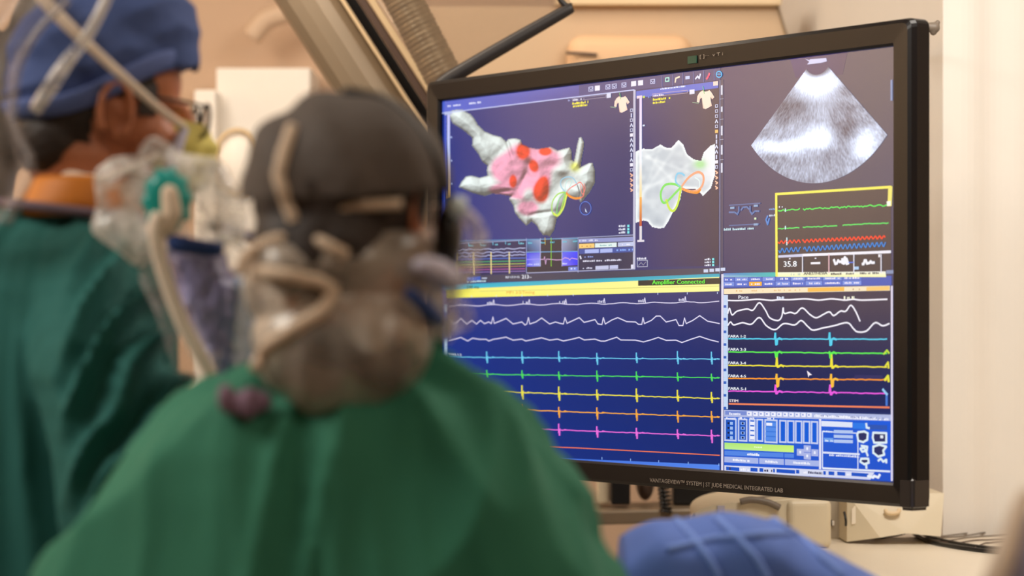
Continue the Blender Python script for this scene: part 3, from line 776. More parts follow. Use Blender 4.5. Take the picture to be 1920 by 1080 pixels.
# ---- second, greyer heart window ---------------------------------------------
w2 = Win()
w2.poly([(1193, 184), (1347, 165), (1347, 152), (1193, 171)], (66, 98, 206), 2)
w2.dashes(1239, 168.5, 1288, 3.4, (225, 232, 255), 5, 9, .9); w2.rect(1338, 153, 1347, 161, (240, 215, 205), 4)
w2.frame(1224, 176, 1290, 182, (190, 170, 190), .0009, 4); w2.dashes(1226, 181, 1245, 3.4, (225, 220, 240), 5, 10, .9); w2.rect(1293.5, 168.5, 1303, 177, (222, 226, 250), 4)
w2.dashes(1225, 189, 1258, 4.6, (250, 236, 60), 5, 11, .97); w2.dashes(1225, 195, 1248, 4.4, (250, 236, 60), 5, 12, .97)
w2.dashes(1216, 184, 1221, 4, (120, 150, 220), 5, 13); w2.rect(1206, 180, 1210, 184, (200, 220, 90), 5)
torso(w2, 1324, 187, 16.5)
side_icons(w2, 1344, 196, 358, 2)
w2.rect(1349.5, 150, 1351, 512, (110, 120, 160), 3); w2.rect(1351, 150, 1357, 512, (46, 52, 92), 2)
for y in (160, 200, 236, 272, 306): w2.rect(1352.5, y, 1355.5, y + (18 if y != 200 else 10), (215, 220, 240), 4)
for y in (186, 224, 262, 300): w2.trace([(1350, y), (1357, y - .8)], (150, 160, 190), .001, 4)
w2.rect(1193, 183, 1348, 502, {'h': ((18, 34, 110), (28, 26, 66))}, 1)
for k in range(3):
    w2.dashes(1322, 488 + k * 5.5, 1333, 3.8, (225, 230, 245), 5, 30 + k, .95); w2.rect(1336, 484 + k * 5.5, 1340, 488 + k * 5.5, (120, 230, 235), 5)
w2.frame(1195, 488, 1215, 501, (190, 195, 215), .0012, 4); w2.dashes(1195, 487, 1213, 4, (225, 225, 240), 5, 34, .9); w2.trace([(1198, 498), (1203, 492), (1207, 497), (1212, 491)], (150, 150, 165), .0012, 5)
for k, x in enumerate((1320, 1331, 1342, 1352)): w2.rect(x, 505 - k, x + 8.5, 511 - k, (200, 212, 240), 4)
w2.build('map_window', SCR, 'window with the grey see-through heart map')
h2 = Win()
H2 = [(78,480),(110,468),(150,470),(185,450),(205,462),(232,466),(265,430),(285,452),(300,492),(330,515),(365,522),(378,482),(405,455),(432,444),(430,560),(405,640),(372,672),(355,650),(340,640),(280,640),(270,690),(240,740),(215,790),(200,812),(180,816),(150,810),(130,785),(110,780),(78,790)]
H2 = [(1160 + a / 2.346, 80 + b / 2.346) for a, b in H2]
PX, PY, XL, ZL = sgrid(1190, 1348, 258, 432, 1.2)
ins = inside(PX, PY, H2) & (PX > 1193.5) & (PX < 1341); ed = edge_dist(PX, PY, H2)
U, V = (PX - 1160) * 2.346, (PY - 80) * 2.346
rim = np.exp(-(ed / 3.2) ** 2) * .55
fold = sum(a * np.exp(-((U * math.cos(math.radians(t)) + V * math.sin(math.radians(t)) - c) / wd) ** 2) for t, c, wd, a in ((60, 500, 10, .6), (35, 470, 9, .5), (110, 430, 9, .6), (80, 640, 10, .5), (60, 620, 9, .5), (20, 330, 9, .4), (135, 260, 9, .5)))
nn = vnoise(PX / 9, PY / 9, 11) * .35 + vnoise(PX / 22, PY / 22, 12) * .3
tv = np.clip(.28 + rim + fold * .32 + nn * .7, 0, 1)[..., None]
C = L3((142, 160, 178)) * (1 - tv) + L3((236, 244, 248)) * tv
wh = np.clip((blob(410, 520, 45, 90) * 1.3), 0, 1)[..., None]; C = C * (1 - wh) + L3((236, 240, 246)) * wh
gr = np.clip((blob(360, 535, 26, 20) * 1.2), 0, 1)[..., None]; C = C * (1 - gr) + L3((170, 225, 160)) * gr
h2.grid(XL, ZL, C, ins, 3)
cx, cy = 1278, 351
loop(h2, cx, cy, [(0, 0), (-14, -6), (-30, -4), (-38, 10), (-36, 26), (-28, 28), (-10, 10), (0, 0)], (130, 225, 100), .0034)
loop(h2, cx, cy, [(-28, 24), (-22, 40), (-14, 44), (-6, 30), (0, 0)], (205, 232, 80), .0036)
loop(h2, cx, cy, [(0, 0), (-10, -10), (-8, -24), (0, -26), (6, -22)], (140, 205, 235), .0028)
loop(h2, cx, cy, [(0, 0), (14, -18), (30, -28), (40, -24), (42, -12), (36, 2), (20, 8), (0, 2)], (246, 168, 130), .0034)
loop(h2, cx, cy, [(0, 2), (14, 8), (30, 10), (36, 4)], (245, 150, 50), .0036)
loop(h2, cx, cy, [(26, -18), (34, -12), (34, 0), (28, 4)], (225, 240, 240), .0018)
h2.rect(1200, 184, 1204.5, 300, {'v': ((228, 210, 250), (240, 245, 255))}, 6)
h2.rect(1200, 300, 1204.5, 370, {'v': ((240, 245, 255), (250, 220, 150))}, 6)
h2.rect(1200, 370, 1204.5, 424, {'v': ((250, 180, 90), (190, 70, 40))}, 6)
h2.rect(1200, 424, 1204.5, 450, (225, 220, 225), 6)
h2.rect(1195, 180, 1205, 185, (230, 210, 225), 6); h2.rect(1196, 450, 1209, 454, (225, 220, 230), 6); h2.rect(1206, 234, 1210, 237, (210, 225, 245), 6)
h2.build('heart_map', SCR, 'grey see-through heart surface with colored petal loops')

# ---- ultrasound -----------------------------------------------------------------
us = Win()
def fl(a, b, c, d):   # intersection of two lines
    x1, y1 = a; x2, y2 = b; x3, y3 = c; x4, y4 = d; D = (x1 - x2) * (y3 - y4) - (y1 - y2) * (x3 - x4)
    return (((x1 * y2 - y1 * x2) * (x3 - x4) - (x1 - x2) * (x3 * y4 - y3 * x4)) / D, ((x1 * y2 - y1 * x2) * (y3 - y4) - (y1 - y2) * (x3 * y4 - y3 * x4)) / D)
A_, B_, C_, D_ = S(1500, 147), S(1389, 300), S(1562, 135), S(1672, 262)
ap = fl(A_, B_, C_, D_); bot = S(1520, 343.5)
r1 = math.hypot(bot[0] - ap[0], bot[1] - ap[1]); r0 = r1 * .16
def ang(p): return math.atan2(p[0] - ap[0], -(p[1] - ap[1]))
t0, t1 = ang(B_), ang(D_)
NT, NR = 260, 300
TT, RR = np.meshgrid(np.linspace(t0, t1, NT), np.linspace(r0, r1, NR), indexing='ij')
XL = ap[0] + RR * np.sin(TT); ZL = ap[1] - RR * np.cos(TT)
def proj_px():
    A = np.array(MON.to_3x3()); T = np.array(MON.translation); P = np.stack([XL, np.zeros_like(XL), ZL], -1) @ A.T + T - np.array(CAMP)
    return 960 + F * P[..., 0] / P[..., 1], 540 - F * P[..., 2] / P[..., 1]
QX, QY = proj_px(); U, V = (QX - 1340) * 2.25, (QY - 60) * 2.25
def sp(i, a, b): return vnoise(TT * a, RR * b, i)
speck = .45 * sp(1, 90, 170) + .33 * sp(2, 200, 320) + .22 * vnoise(XL * 60, ZL * 60, 4)
curv = vnoise(XL * 22 + 1.5 * vnoise(XL * 12, ZL * 12, 9), ZL * 70, 6)
lum = .56 + .60 * (speck - .5) + .28 * (curv - .5)
for b, a in (((430, 205, 85, 55), .95), ((440, 260, 60, 60), .25), ((430, 420, 60, 50), .25), ((360, 470, 130, 32, -10), .60), ((240, 480, 80, 26, 12), .40), ((460, 440, 40, 60), .25), ((640, 470, 60, 70, 0), .50), ((640, 520, 70, 30), .2), ((420, 580, 160, 40), .10),
             ((320, 325, 70, 50), -.24), ((555, 410, 60, 65), -.26), ((220, 540, 80, 40), -.06), ((530, 580, 60, 40), -.08), ((560, 250, 50, 60), -.16), ((340, 240, 30, 40), -.14)):
    lum += a * blob(*b)
lum *= np.clip((RR - r0) / (r1 * .05), 0, 1) * .75 + .25
lum = np.clip(lum, .03, 1.1)
C = (L3((214, 230, 255)) * 1.2) * (lum[..., None] ** 1.7) + L3((26, 40, 84)) * .8
clip = (QX < 1672.5) & (RR > r0)
us.grid(XL, ZL, C, clip, 3)
us.poly([(1510, 110), (1518, 113), (1520, 111), (1550, 109), (1551, 115), (1540, 118), (1514, 121), (1518, 116)], (200, 205, 245), 4)
us.poly([(1480, 106), (1590, 94), (1580, 140), (1492, 146)], [(34, 30, 110), (30, 30, 90), (26, 28, 90), (34, 30, 100)], 1)
us.rect(1670.5, 150, 1674, 189, (110, 140, 190), 4)
# small schematic
for (x0, y0, x1, y1) in ((1368, 385, 1426, 381), (1368, 423, 1424, 420)): us.trace([(x0, y0), (x1, y1)], (70, 100, 160), .002, 4)
for P in (((1368, 398), (1378, 398), (1384, 402)), ((1410, 402), (1416, 396), (1424, 396)), ((1386, 388), (1386, 396), (1383, 402)), ((1407, 387), (1407, 396), (1411, 402)), ((1390, 394), (1394, 389), (1401, 388), (1405, 392))): us.trace(P, (80, 115, 175), .003, 4)
for x, y in ((1370, 390), (1414, 386), (1414, 421)): us.rect(x, y - 2, x + 8, y + 2, (130, 165, 205), 5)
us.rect(1415, 408, 1419, 412, (210, 230, 190), 5)
us.dashes(1358, 432.5, 1414, 4.6, (190, 225, 235), 5, 44, .95)
us.trace([(1440, 405), (1437, 412), (1440, 421), (1443, 410)], (60, 130, 210), .003, 4); us.dashes(1443, 394, 1454, 4, (110, 160, 220), 5, 45, .9); us.dashes(1443, 406, 1454, 4, (200, 215, 235), 5, 46, .9)
us.build('ultrasound_window', SCR, 'bright grey fan shaped ultrasound picture')

# ---- vital signs, yellow frame ---------------------------------------------------
vs_ = Win()
def v(a, b): return (1340 + a / 4.5, 340 + b / 4.5)
vs_.poly([v(520, 105), v(1490, 45), v(1490, 760), v(520, 800)], [(46, 46, 62), (44, 42, 58), (34, 34, 54), (34, 34, 54)], 1)
YF = (250, 236, 90)
vs_.trace([v(522, 108), v(1490, 48)], YF, .0042, 5); vs_.trace([v(523, 104), v(527, 800)], YF, .003, 5, .0055); vs_.trace([v(1486, 48), v(1480, 205)], (240, 226, 110), .003, 5, .009)
rr = random.Random(5)
def wave(a0, b0, a1, b1, amp, per, col, t=.0016, gap=(), jit=.3, kind='sin'):
    pts = []; a = a0
    while a <= a1:
        b = b0 + (b1 - b0) * (a - a0) / (a1 - a0); ph = (a - a0) / per
        if any(g0 < a < g1 for g0, g1 in gap):
            if len(pts) > 1: vs_.trace(pts, col, t, 4)
            pts = []
        else: pts.append(v(a, b + (amp * math.sin(ph * 2 * math.pi) if kind == 'sin' else rr.uniform(-amp, amp)) * rr.uniform(1 - jit, 1)))
        a += per / (6 if kind == 'sin' else 1)
    if len(pts) > 1: vs_.trace(pts, col, t, 4)
wave(540, 246, 1470, 200, 9, 14, (70, 240, 90), .0018, ((722, 745),), .6, 'n')
wave(540, 400, 1470, 350, 5, 16, (70, 230, 100), .0018, ((730, 748), (1045, 1078)), .6, 'n')
wave(540, 514, 1445, 470, 13, 36, (250, 70, 40), .0024, ((730, 742),))
wave(545, 585, 1445, 530, 22, 38, (20, 130, 220), .0020, ((735, 748),))
vs_.dashes(*v(545, 222), v(590, 0)[0], 3, (220, 220, 240), 5, 50, .9)
for a, b in ((600, 245), (600, 392), (612, 490), (612, 525)): vs_.rect(*v(a - 4, b - 16), *v(a + 6, b + 14), (200, 230, 240), 5)
vs_.poly([v(1455, 170), v(1490, 165), v(1490, 205), v(1460, 210)], (250, 250, 235), 6)
vs_.poly([v(540, 625), v(745, 612), v(745, 636), v(540, 645)], (200, 205, 235), 4)
vs_.poly([v(745, 612), v(1490, 583), v(1490, 606), v(745, 634)], (238, 238, 252), 4)
for a in (745, 968, 1178, 1408): vs_.trace([v(a, 618), v(a, 770)], (225, 225, 240) if a != 968 else (235, 190, 200), .002, 5)
vs_.text('35.8', *v(582, 722), 10.5, (250, 250, 255), wide=25, bold=True)
vs_.rect(*v(815, 682), *v(895, 700), (235, 235, 245), 5); vs_.rect(*v(848, 645), *v(862, 655), (225, 225, 240), 5); vs_.rect(*v(630, 648), *v(645, 658), (225, 225, 240), 5)
def scrib(a0, a1, b0, b1, seed):
    q = random.Random(seed); pts = []
    for k in range(11):
        a = a0 + (a1 - a0) * k / 10; pts.append(v(a, q.uniform(b0, b1)))
    vs_.trace(pts, (240, 240, 250), .0042, 5)
scrib(1010, 1130, 655, 705, 1); scrib(1250, 1350, 665, 700, 2); scrib(1080, 1120, 640, 700, 3)
vs_.rect(*v(1130, 680), *v(1180, 690), (60, 110, 230), 5); vs_.rect(*v(1182, 720), *v(1220, 745), (160, 200, 240), 5); vs_.rect(*v(1385, 615), *v(1400, 640), (240, 240, 250), 5)
vs_.poly([v(535, 768), v(1445, 760), v(1450, 808), v(528, 806)], [(240, 244, 220), (238, 240, 235), (248, 244, 170), (245, 246, 180)], 4)
vs_.text('ANESTHESIA', *v(755, 790), 5, (40, 40, 46), 6, wide=44, bold=True); vs_.dashes(*v(985, 790), v(1390, 0)[0], 4, (60, 62, 70), 6, 52, .7)
vs_.dashes(*v(600, 795), v(735, 0)[0], 4, (180, 200, 190), 6, 53, .6)
vs_.rect(*v(1450, 750), *v(1525, 780), (120, 140, 180), 3)
vs_.build('vital_signs_window', SCR, 'yellow framed vital signs with green, red and blue waves')

# ---- small windows under the heart map --------------------------------------------
sm = Win()
def c3(a, b): return (860 + a / 5.647, 430 + b / 5.647)
sm.poly([c3(-160, 130), c3(715, 100), c3(715, 465), c3(-160, 500)], (22, 30, 84), 2)
sm.trace([c3(-160, 128), c3(1270, 96)], (90, 150, 200), .0016, 4)
for a in (110, 235, 365, 500, 640):
    b = 170 - (a - 110) * .045
    sm.dashes(*c3(a + 5, b + 12), c3(a + 55, 0)[0], 3, (110, 200, 220), 5, int(a), .9); sm.trace([c3(a, b - 20), c3(a + 2, b + 5)], (110, 200, 230), .0016, 4)
rr = random.Random(9)
for k, (b, col) in enumerate(((222, (190, 200, 240)), (258, (180, 190, 240)), (290, (180, 190, 240)), (322, (80, 130, 240)), (352, (60, 190, 110)), (382, (190, 210, 80)), (408, (190, 130, 90)), (436, (190, 80, 170)), (462, (150, 120, 200)))):
    pts = [c3(a, b - (a + 160) * .022 + (rr.uniform(-9, 9) if k < 3 else 0)) for a in range(-160, 716, 28)]
    sm.trace(pts, col, .0015 if k < 3 else .0012, 4)
for a in (-20, 163, 347, 540): sm.trace([c3(a, 245), c3(a + 2, 480 - a * .03)], (246, 226, 150), .0026, 5)
sm.poly([c3(722, 105), c3(1268, 84), c3(1270, 440), c3(722, 462)], (34, 34, 56), 2)
sm.poly([c3(722, 108), c3(868, 100), c3(868, 240), c3(722, 242)], [(50, 110, 160), (150, 165, 200), (100, 120, 170), (34, 40, 80)], 3)
sm.poly([c3(722, 250), c3(868, 244), c3(868, 392), c3(722, 396)], [(30, 50, 230), (100, 100, 230), (160, 170, 240), (60, 60, 240)], 3)
sm.poly([c3(1098, 92), c3(1262, 86), c3(1262, 232), c3(1098, 238)], [(160, 170, 200), (60, 110, 130), (34, 50, 90), (130, 140, 180)], 3)
sm.poly([c3(1098, 240), c3(1262, 234), c3(1262, 380), c3(1098, 388)], [(90, 100, 240), (50, 60, 250), (40, 40, 240), (130, 120, 250)], 3)
for a, cc in ((870, (180, 180, 215)), (1098, (180, 180, 215)), (722, (150, 160, 210)), (1270, (160, 165, 210))): sm.trace([c3(a, 96), c3(a, 455 if a in (722, 1270) else 390)], cc, .0016, 5)
sm.trace([c3(722, 242), c3(1262, 232)], (110, 170, 225), .0014, 5)
sm.trace([c3(870, 318), c3(905, 318), c3(915, 290), c3(925, 370), c3(935, 315), c3(985, 318), c3(1040, 325), c3(1098, 322), c3(1130, 300), c3(1170, 310), c3(1180, 325), c3(1200, 305), c3(1262, 316)], (215, 170, 215), .0014, 5)
sm.trace([c3(722, 320), c3(870, 314)], (160, 150, 250), .0014, 5)
sm.trace([c3(985, 90), c3(985, 390)], (150, 220, 60), .0014, 6); sm.trace([c3(920, 90), c3(922, 160)], (220, 190, 70), .0014, 6)
for a in (740, 875, 975, 1105, 1215): sm.dashes(*c3(a, 155 - (a - 740) * .04), c3(a + 45, 0)[0], 3.4, (100, 190, 215), 6, int(a), .9)
sm.dashes(*c3(735, 380), c3(860, 0)[0], 3, (200, 205, 250), 6, 60); sm.dashes(*c3(1105, 372), c3(1155, 0)[0], 3, (220, 225, 250), 6, 61)
sm.poly([c3(1165, 398), c3(1262, 394), c3(1262, 436), c3(1165, 440)], (110, 130, 220), 4); sm.dashes(*c3(1190, 425), c3(1240, 0)[0], 3, (220, 230, 255), 5, 62)
sm.trace([c3(722, 462), c3(1870, 420)], (180, 185, 215), .0014, 5)
sm.poly([c3(1275, 100), c3(1860, 78), c3(1862, 125), c3(1275, 143)], (140, 150, 205), 3); sm.dashes(*c3(1282, 130), c3(1480, 0)[0], 3.2, (225, 228, 250), 5, 63)
sm.poly([c3(1278, 155), c3(1440, 148), c3(1440, 196), c3(1278, 202)], (250, 205, 120), 4); sm.poly([c3(1447, 148), c3(1676, 140), c3(1676, 186), c3(1447, 194)], (224, 240, 240), 4); sm.poly([c3(1690, 140), c3(1858, 132), c3(1858, 178), c3(1690, 184)], (190, 200, 235), 4)
sm.dashes(*c3(1305, 186), c3(1410, 0)[0], 2.6, (200, 140, 60), 5, 64); sm.dashes(*c3(1500, 178), c3(1630, 0)[0], 2.6, (120, 180, 180), 5, 65); sm.dashes(*c3(1735, 168), c3(1820, 0)[0], 2.6, (240, 240, 255), 5, 66)
sm.poly([c3(1278, 208), c3(1860, 184), c3(1860, 240), c3(1278, 262)], (56, 80, 160), 3)
sm.poly([c3(1340, 215), c3(1488, 208), c3(1488, 248), c3(1340, 254)], (170, 185, 240), 4); sm.poly([c3(1502, 208), c3(1632, 202), c3(1632, 242), c3(1502, 248)], (170, 185, 240), 4)
sm.dashes(*c3(1285, 246), c3(1328, 0)[0], 3.4, (220, 230, 255), 5, 67); sm.dashes(*c3(1655, 230), c3(1850, 0)[0], 3.6, (130, 170, 245), 5, 68)
sm.dashes(*c3(1335, 300), c3(1430, 0)[0], 3, (130, 150, 220), 5, 69); sm.dashes(*c3(1320, 345), c3(1725, 0)[0], 3.4, (225, 225, 245), 5, 70, .85); sm.trace([c3(1290, 285), c3(1300, 310)], (235, 235, 250), .003, 5)
sm.dashes(*c3(1320, 420), c3(1440, 0)[0], 3.4, (215, 215, 240), 5, 71); sm.poly([c3(1452, 388), c3(1592, 382), c3(1592, 422), c3(1452, 428)], (195, 200, 232), 4); sm.poly([c3(1602, 382), c3(1692, 378), c3(1692, 418), c3(1602, 422)], (190, 195, 232), 4); sm.poly([c3(1828, 374), c3(1855, 372), c3(1855, 415), c3(1828, 418)], (225, 225, 245), 4)
# grey status strip, teal strip
sm.poly([(832, 518), (1350, 502), (1352, 514), (832, 532)], (56, 58, 84), 2)
sm.poly([c3(90, 505), c3(235, 498), c3(235, 540), c3(90, 545)], (50, 90, 190), 3); sm.dashes(*c3(100, 528), c3(182, 0)[0], 3, (120, 160, 230), 5, 72); sm.dashes(*c3(250, 525), c3(320, 0)[0], 3, (200, 210, 235), 5, 73)
sm.text('REF CS D CL', *c3(500, 518), 3.8, (215, 220, 235), wide=27, bold=True); sm.text('213', *c3(672, 522), 7, (235, 238, 250), wide=13, bold=True); sm.text('ms', *c3(750, 515), 3, (225, 228, 240), wide=5)
sm.poly([(832, 534), (1350, 513), (1350, 519), (832, 543)], [(40, 170, 200), (30, 160, 190), (40, 175, 195), (40, 190, 215)], 3)
sm.dashes(*c3(90, 560), c3(290, 0)[0], 3, (200, 235, 245), 5, 74)
sm.build('signal_strip_windows', SCR, 'row of small trace and control windows')

# ---- lower left: yellow bar and traces ----------------------------------------------
tw = Win()
def c6(a, b): return (820 + a / 2.7, 500 + b / 2.7)
tw.poly([(838, 543), (1349, 519), (1349, 546), (838, 559)], [(252, 242, 110), (255, 248, 165), (255, 247, 155), (248, 240, 90)], 2)
tw.poly([(838, 543), (905, 540), (890, 557), (838, 559)], [(230, 230, 30), (252, 242, 120), (252, 242, 110), (215, 225, 10)], 3)
tw.trace([c6(60, 128), c6(1428, 98)], (200, 200, 110), .001, 3)
tw.poly([c6(1018, 70), c6(1435, 57), c6(1435, 88), c6(1018, 97)], (30, 36, 40), 3)
tw.text('Amplifier Connected', *c6(1090, 90), 8, (110, 245, 70), wide=98, bold=True)
tw.text('590 ms', *c6(148, 112), 6, (70, 90, 20), wide=24, bold=True); tw.text('MP1 3/3/Timing', *c6(352, 138), 5.4, (226, 140, 50), wide=53)
for a in (175, 300, 430, 560, 690, 1118, 1267, 1420): tw.trace([c6(a, 150 - a * .015), c6(a, 158 - a * .015)], (200, 215, 250), .0014, 4)
W_ = (225, 220, 245)
def base(b0, b1, a0=60, a1=1430, step=18, amp=1.2, seed=1):
    q = random.Random(seed); return [(a, b0 + (b1 - b0) * (a - 60) / 1370 + q.uniform(-amp, amp)) for a in range(a0, a1 + 1, step)]
def tr(pts, col, t=.0017): tw.trace([c6(*p) for p in pts], col, t, 4)
tr([(a, b + 6 * math.sin(a / 26) * .5) for a, b in base(198, 178, seed=2)], W_, .0015)
for a, b in ((270, 182), (450, 180), (635, 179), (830, 175), (1035, 172), (1240, 166)):
    tw.dashes(*c6(a - 16, b + 8), c6(a + 16, 0)[0], 5.5, (200, 200, 225), 5, a, .95); tr([(a + 12, b + 8), (a + 17, b - 14), (a + 21, b + 10)], W_)
tr([(60,270),(78,285),(95,285),(120,262),(150,290),(175,272),(200,290),(220,272),(240,288),(262,280),(275,288),(283,255),(290,287),(320,275),(350,262),(385,290),(430,280),(445,295),(455,290),(463,258),(470,290),(500,280),(530,260),(570,290),(600,280),(620,286),(640,290),(648,258),(658,287),(690,272),(720,258),(745,282),(800,268),(815,290),(835,293),(842,258),(852,290),(885,270),(915,258),(960,278),(1005,280),(1020,292),(1037,292),(1043,258),(1050,288),(1085,272),(1110,250),(1130,250),(1160,280),(1210,268),(1225,298),(1245,298),(1253,260),(1262,288),(1295,272),(1330,248),(1370,276),(1430,288)], W_, .0019)
tr([(60,372),(90,366),(120,358),(155,376),(180,362),(215,368),(250,368),(262,376),(285,368),(350,357),(385,372),(430,367),(450,376),(480,370),(530,360),(570,372),(610,367),(640,376),(680,368),(720,358),(745,371),(800,367),(830,377),(850,377),(910,357),(930,371),(1005,372),(1045,381),(1085,370),(1120,358),(1160,373),(1210,372),(1240,384),(1290,366),(1330,353),(1380,370),(1425,381)], W_, .0019)
def spikes(b0, b1, xs, up, dn, col, a0=60, w=7, seed=3, th=.0017):
    q = random.Random(seed); tr(base(b0, b1, a0, 1430, 18, 1.4, seed), col, th)
    for k, x in enumerate(xs):
        if x < a0 - 5: continue
        b = b0 + (b1 - b0) * (x - 60) / 1370; u = up * q.uniform(.75, 1.1); d = dn * q.uniform(.6, 1.15)
        tw.poly([c6(x - w / 2, b - u), c6(x + w / 3, b - u), c6(x + w / 3, b + d * .2), c6(x - w / 2, b + d * .6)], col, 5)
        tw.poly([c6(x - w / 4, b - 2), c6(x + w, b - u * .3), c6(x + w * .9, b + d), c6(x, b + d)], col, 5)
        tr([(x + w, b), (x + 18, b + 3), (x + 30, b - 3), (x + 42, b)], col, .0014)
XS = [252, 431, 617, 810, 1010, 1218, 1390]
spikes(458, 468, XS, 36, 32, (110, 205, 240), 60, 7, 3)
spikes(542, 563, XS, 26, 28, (80, 220, 90), 60, 7, 4)
spikes(626, 668, XS, 36, 32, (238, 226, 70), 60, 8, 5, .0019)
spikes(712, 762, XS, 30, 34, (246, 170, 60), 60, 7, 6, .0019)
spikes(806, 857, XS, 34, 36, (236, 110, 220), 60, 8, 7, .0019)
tr([(60, 895), (700, 917), (1430, 955)], (240, 120, 80), .0018)
tw.poly([c6(40, 945), c6(1430, 1003), c6(1430, 1030), c6(40, 965)], [(40, 90, 210), (84, 134, 236), (84, 134, 236), (40, 90, 210)], 3)
for a in (835, 980, 1122, 1272, 1427): tw.trace([c6(a, 965 + (a - 835) * .055), c6(a, 975 + (a - 835) * .055)], (150, 190, 250), .0014, 4)
for k in range(9):
    b0 = 190 + k * 43; tw.poly([c6(34, b0), c6(50, b0), c6(50, b0 + 42), c6(34, b0 + 42)], (190, 215, 245) if k % 2 == 0 or k > 3 and k % 3 else (60, 110, 210), 3)
tw.text('FARA 1-2', *c6(58, 452), 4.6, (225, 235, 245), wide=24, bold=True); tw.text('FARA 2-3', *c6(58, 537), 4.6, (225, 235, 245), wide=24, bold=True)
tw.text('FARA 3-4', *c6(58, 620), 4.6, (225, 235, 245), wide=24); tw.text('I', *c6(60, 190), 4.6, W_); tw.text('II', *c6(60, 275), 4.6, W_); tw.text('V1', *c6(60, 362), 4.6, W_)
tw.rect(1353, 514, 1357, 884, (214, 214, 232), 3)
tw.build('trace_window', SCR, 'wide window of traces under a yellow bar')

# ---- lower right: second trace window + control panel ----------------------------------
rw = Win()
def c7(a, b): return (1340 + a / 2.4545, 500 + b / 2.4545)
rw.poly([c7(40, 30), c7(285, 26), c7(285, 46), c7(40, 48)], [(60, 110, 200), (40, 190, 180), (40, 190, 180), (150, 190, 220)], 2)
BT_ = (106, 140, 222); BT2 = (70, 108, 206)
rw.poly([c7(38, 50), c7(815, 42), c7(815, 86), c7(38, 98)], (40, 80, 180), 2)
for r_ in range(2):
    x = 40
    for k in range(9):
        wd = (55, 65, 62, 60, 70, 68, 80, 90, 90)[k]; b0 = 50 + r_ * 22 - x * .012; xe = min(x + wd - 4, 770)
        col = (244, 176, 50) if (r_ == 1 and k == 2) else (BT_ if (k + r_) % 2 else BT2)
        rw.poly([c7(x, b0), c7(xe, b0 - .7), c7(xe, b0 + 18.3), c7(x, b0 + 19)], col, 3)
        rw.dashes(*c7(x + 10, b0 + 14), c7(xe - 8, 0)[0], 3.6, (235, 230, 250), 5, 80 + k + 10 * r_, .85); x += wd
rw.poly([c7(44, 102), c7(808, 88), c7(808, 110), c7(44, 126)], (244, 226, 190), 3)
rw.poly([c7(430, 98), c7(598, 94), c7(598, 112), c7(430, 116)], (242, 184, 74), 4); rw.poly([c7(700, 94), c7(806, 90), c7(806, 108), c7(700, 112)], (244, 196, 110), 4)
rw.dashes(*c7(100, 115), c7(420, 0)[0], 3, (226, 180, 120), 5, 101, .3); rw.dashes(*c7(600, 108), c7(690, 0)[0], 3, (160, 110, 60), 5, 102, .4)
rw.poly([c7(48, 128), c7(815, 112), c7(815, 672), c7(48, 655)], [(26, 30, 74), (24, 28, 66), (16, 32, 90), (16, 32, 90)], 1)
for xx, (b0, b1) in ((38, (90, 940)), (817, (90, 985))): rw.trace([c7(xx, b0), c7(xx, b1)], (225, 218, 240), .0018, 4, .004)
for k in range(18):
    b0 = 130 + k * 29.2; rw.poly([c7(42, b0), c7(62, b0), c7(62, b0 + 29), c7(42, b0 + 29)], (196, 216, 246), 2)
    if k % 2: rw.poly([c7(42, b0 + 18), c7(55, b0 + 18), c7(55, b0 + 30), c7(42, b0 + 30)], (50, 96, 190), 3)
def t7(pts, col, t=.0026): rw.trace([c7(*p) for p in smooth_loop(pts)], col, t, 4)
W2 = (240, 238, 248)
t7([(62, 155), (100, 156), (150, 154), (200, 150), (260, 155), (300, 152), (350, 152), (420, 148), (480, 154), (540, 148), (600, 154), (640, 150), (680, 154), (795, 150)], W2)
rw.text('Pace', *c7(110, 148), 6.4, (235, 235, 245), wide=19, bold=True); rw.dashes(*c7(288, 150), c7(322, 0)[0], 6, (215, 225, 245), 5, 110, .95)
rw.dashes(*c7(596, 150), c7(645, 0)[0], 6, (240, 240, 220), 5, 111, .6)
t7([(62, 215), (70, 192), (82, 222), (105, 205), (150, 195), (178, 200), (207, 166), (235, 200), (255, 235), (292, 248), (310, 230), (317, 190), (322, 215), (350, 210), (375, 215), (405, 190), (440, 220), (470, 235), (505, 218), (530, 208), (550, 225), (580, 205), (605, 205), (628, 178), (650, 205), (670, 250)], W2)
t7([(62, 270), (75, 255), (90, 268), (130, 258), (170, 265), (207, 234), (240, 272), (280, 290), (320, 262), (370, 268), (400, 248), (430, 275), (455, 292), (500, 282), (550, 272), (612, 258), (640, 285), (660, 300), (700, 296), (740, 258), (775, 272), (805, 262)], W2)
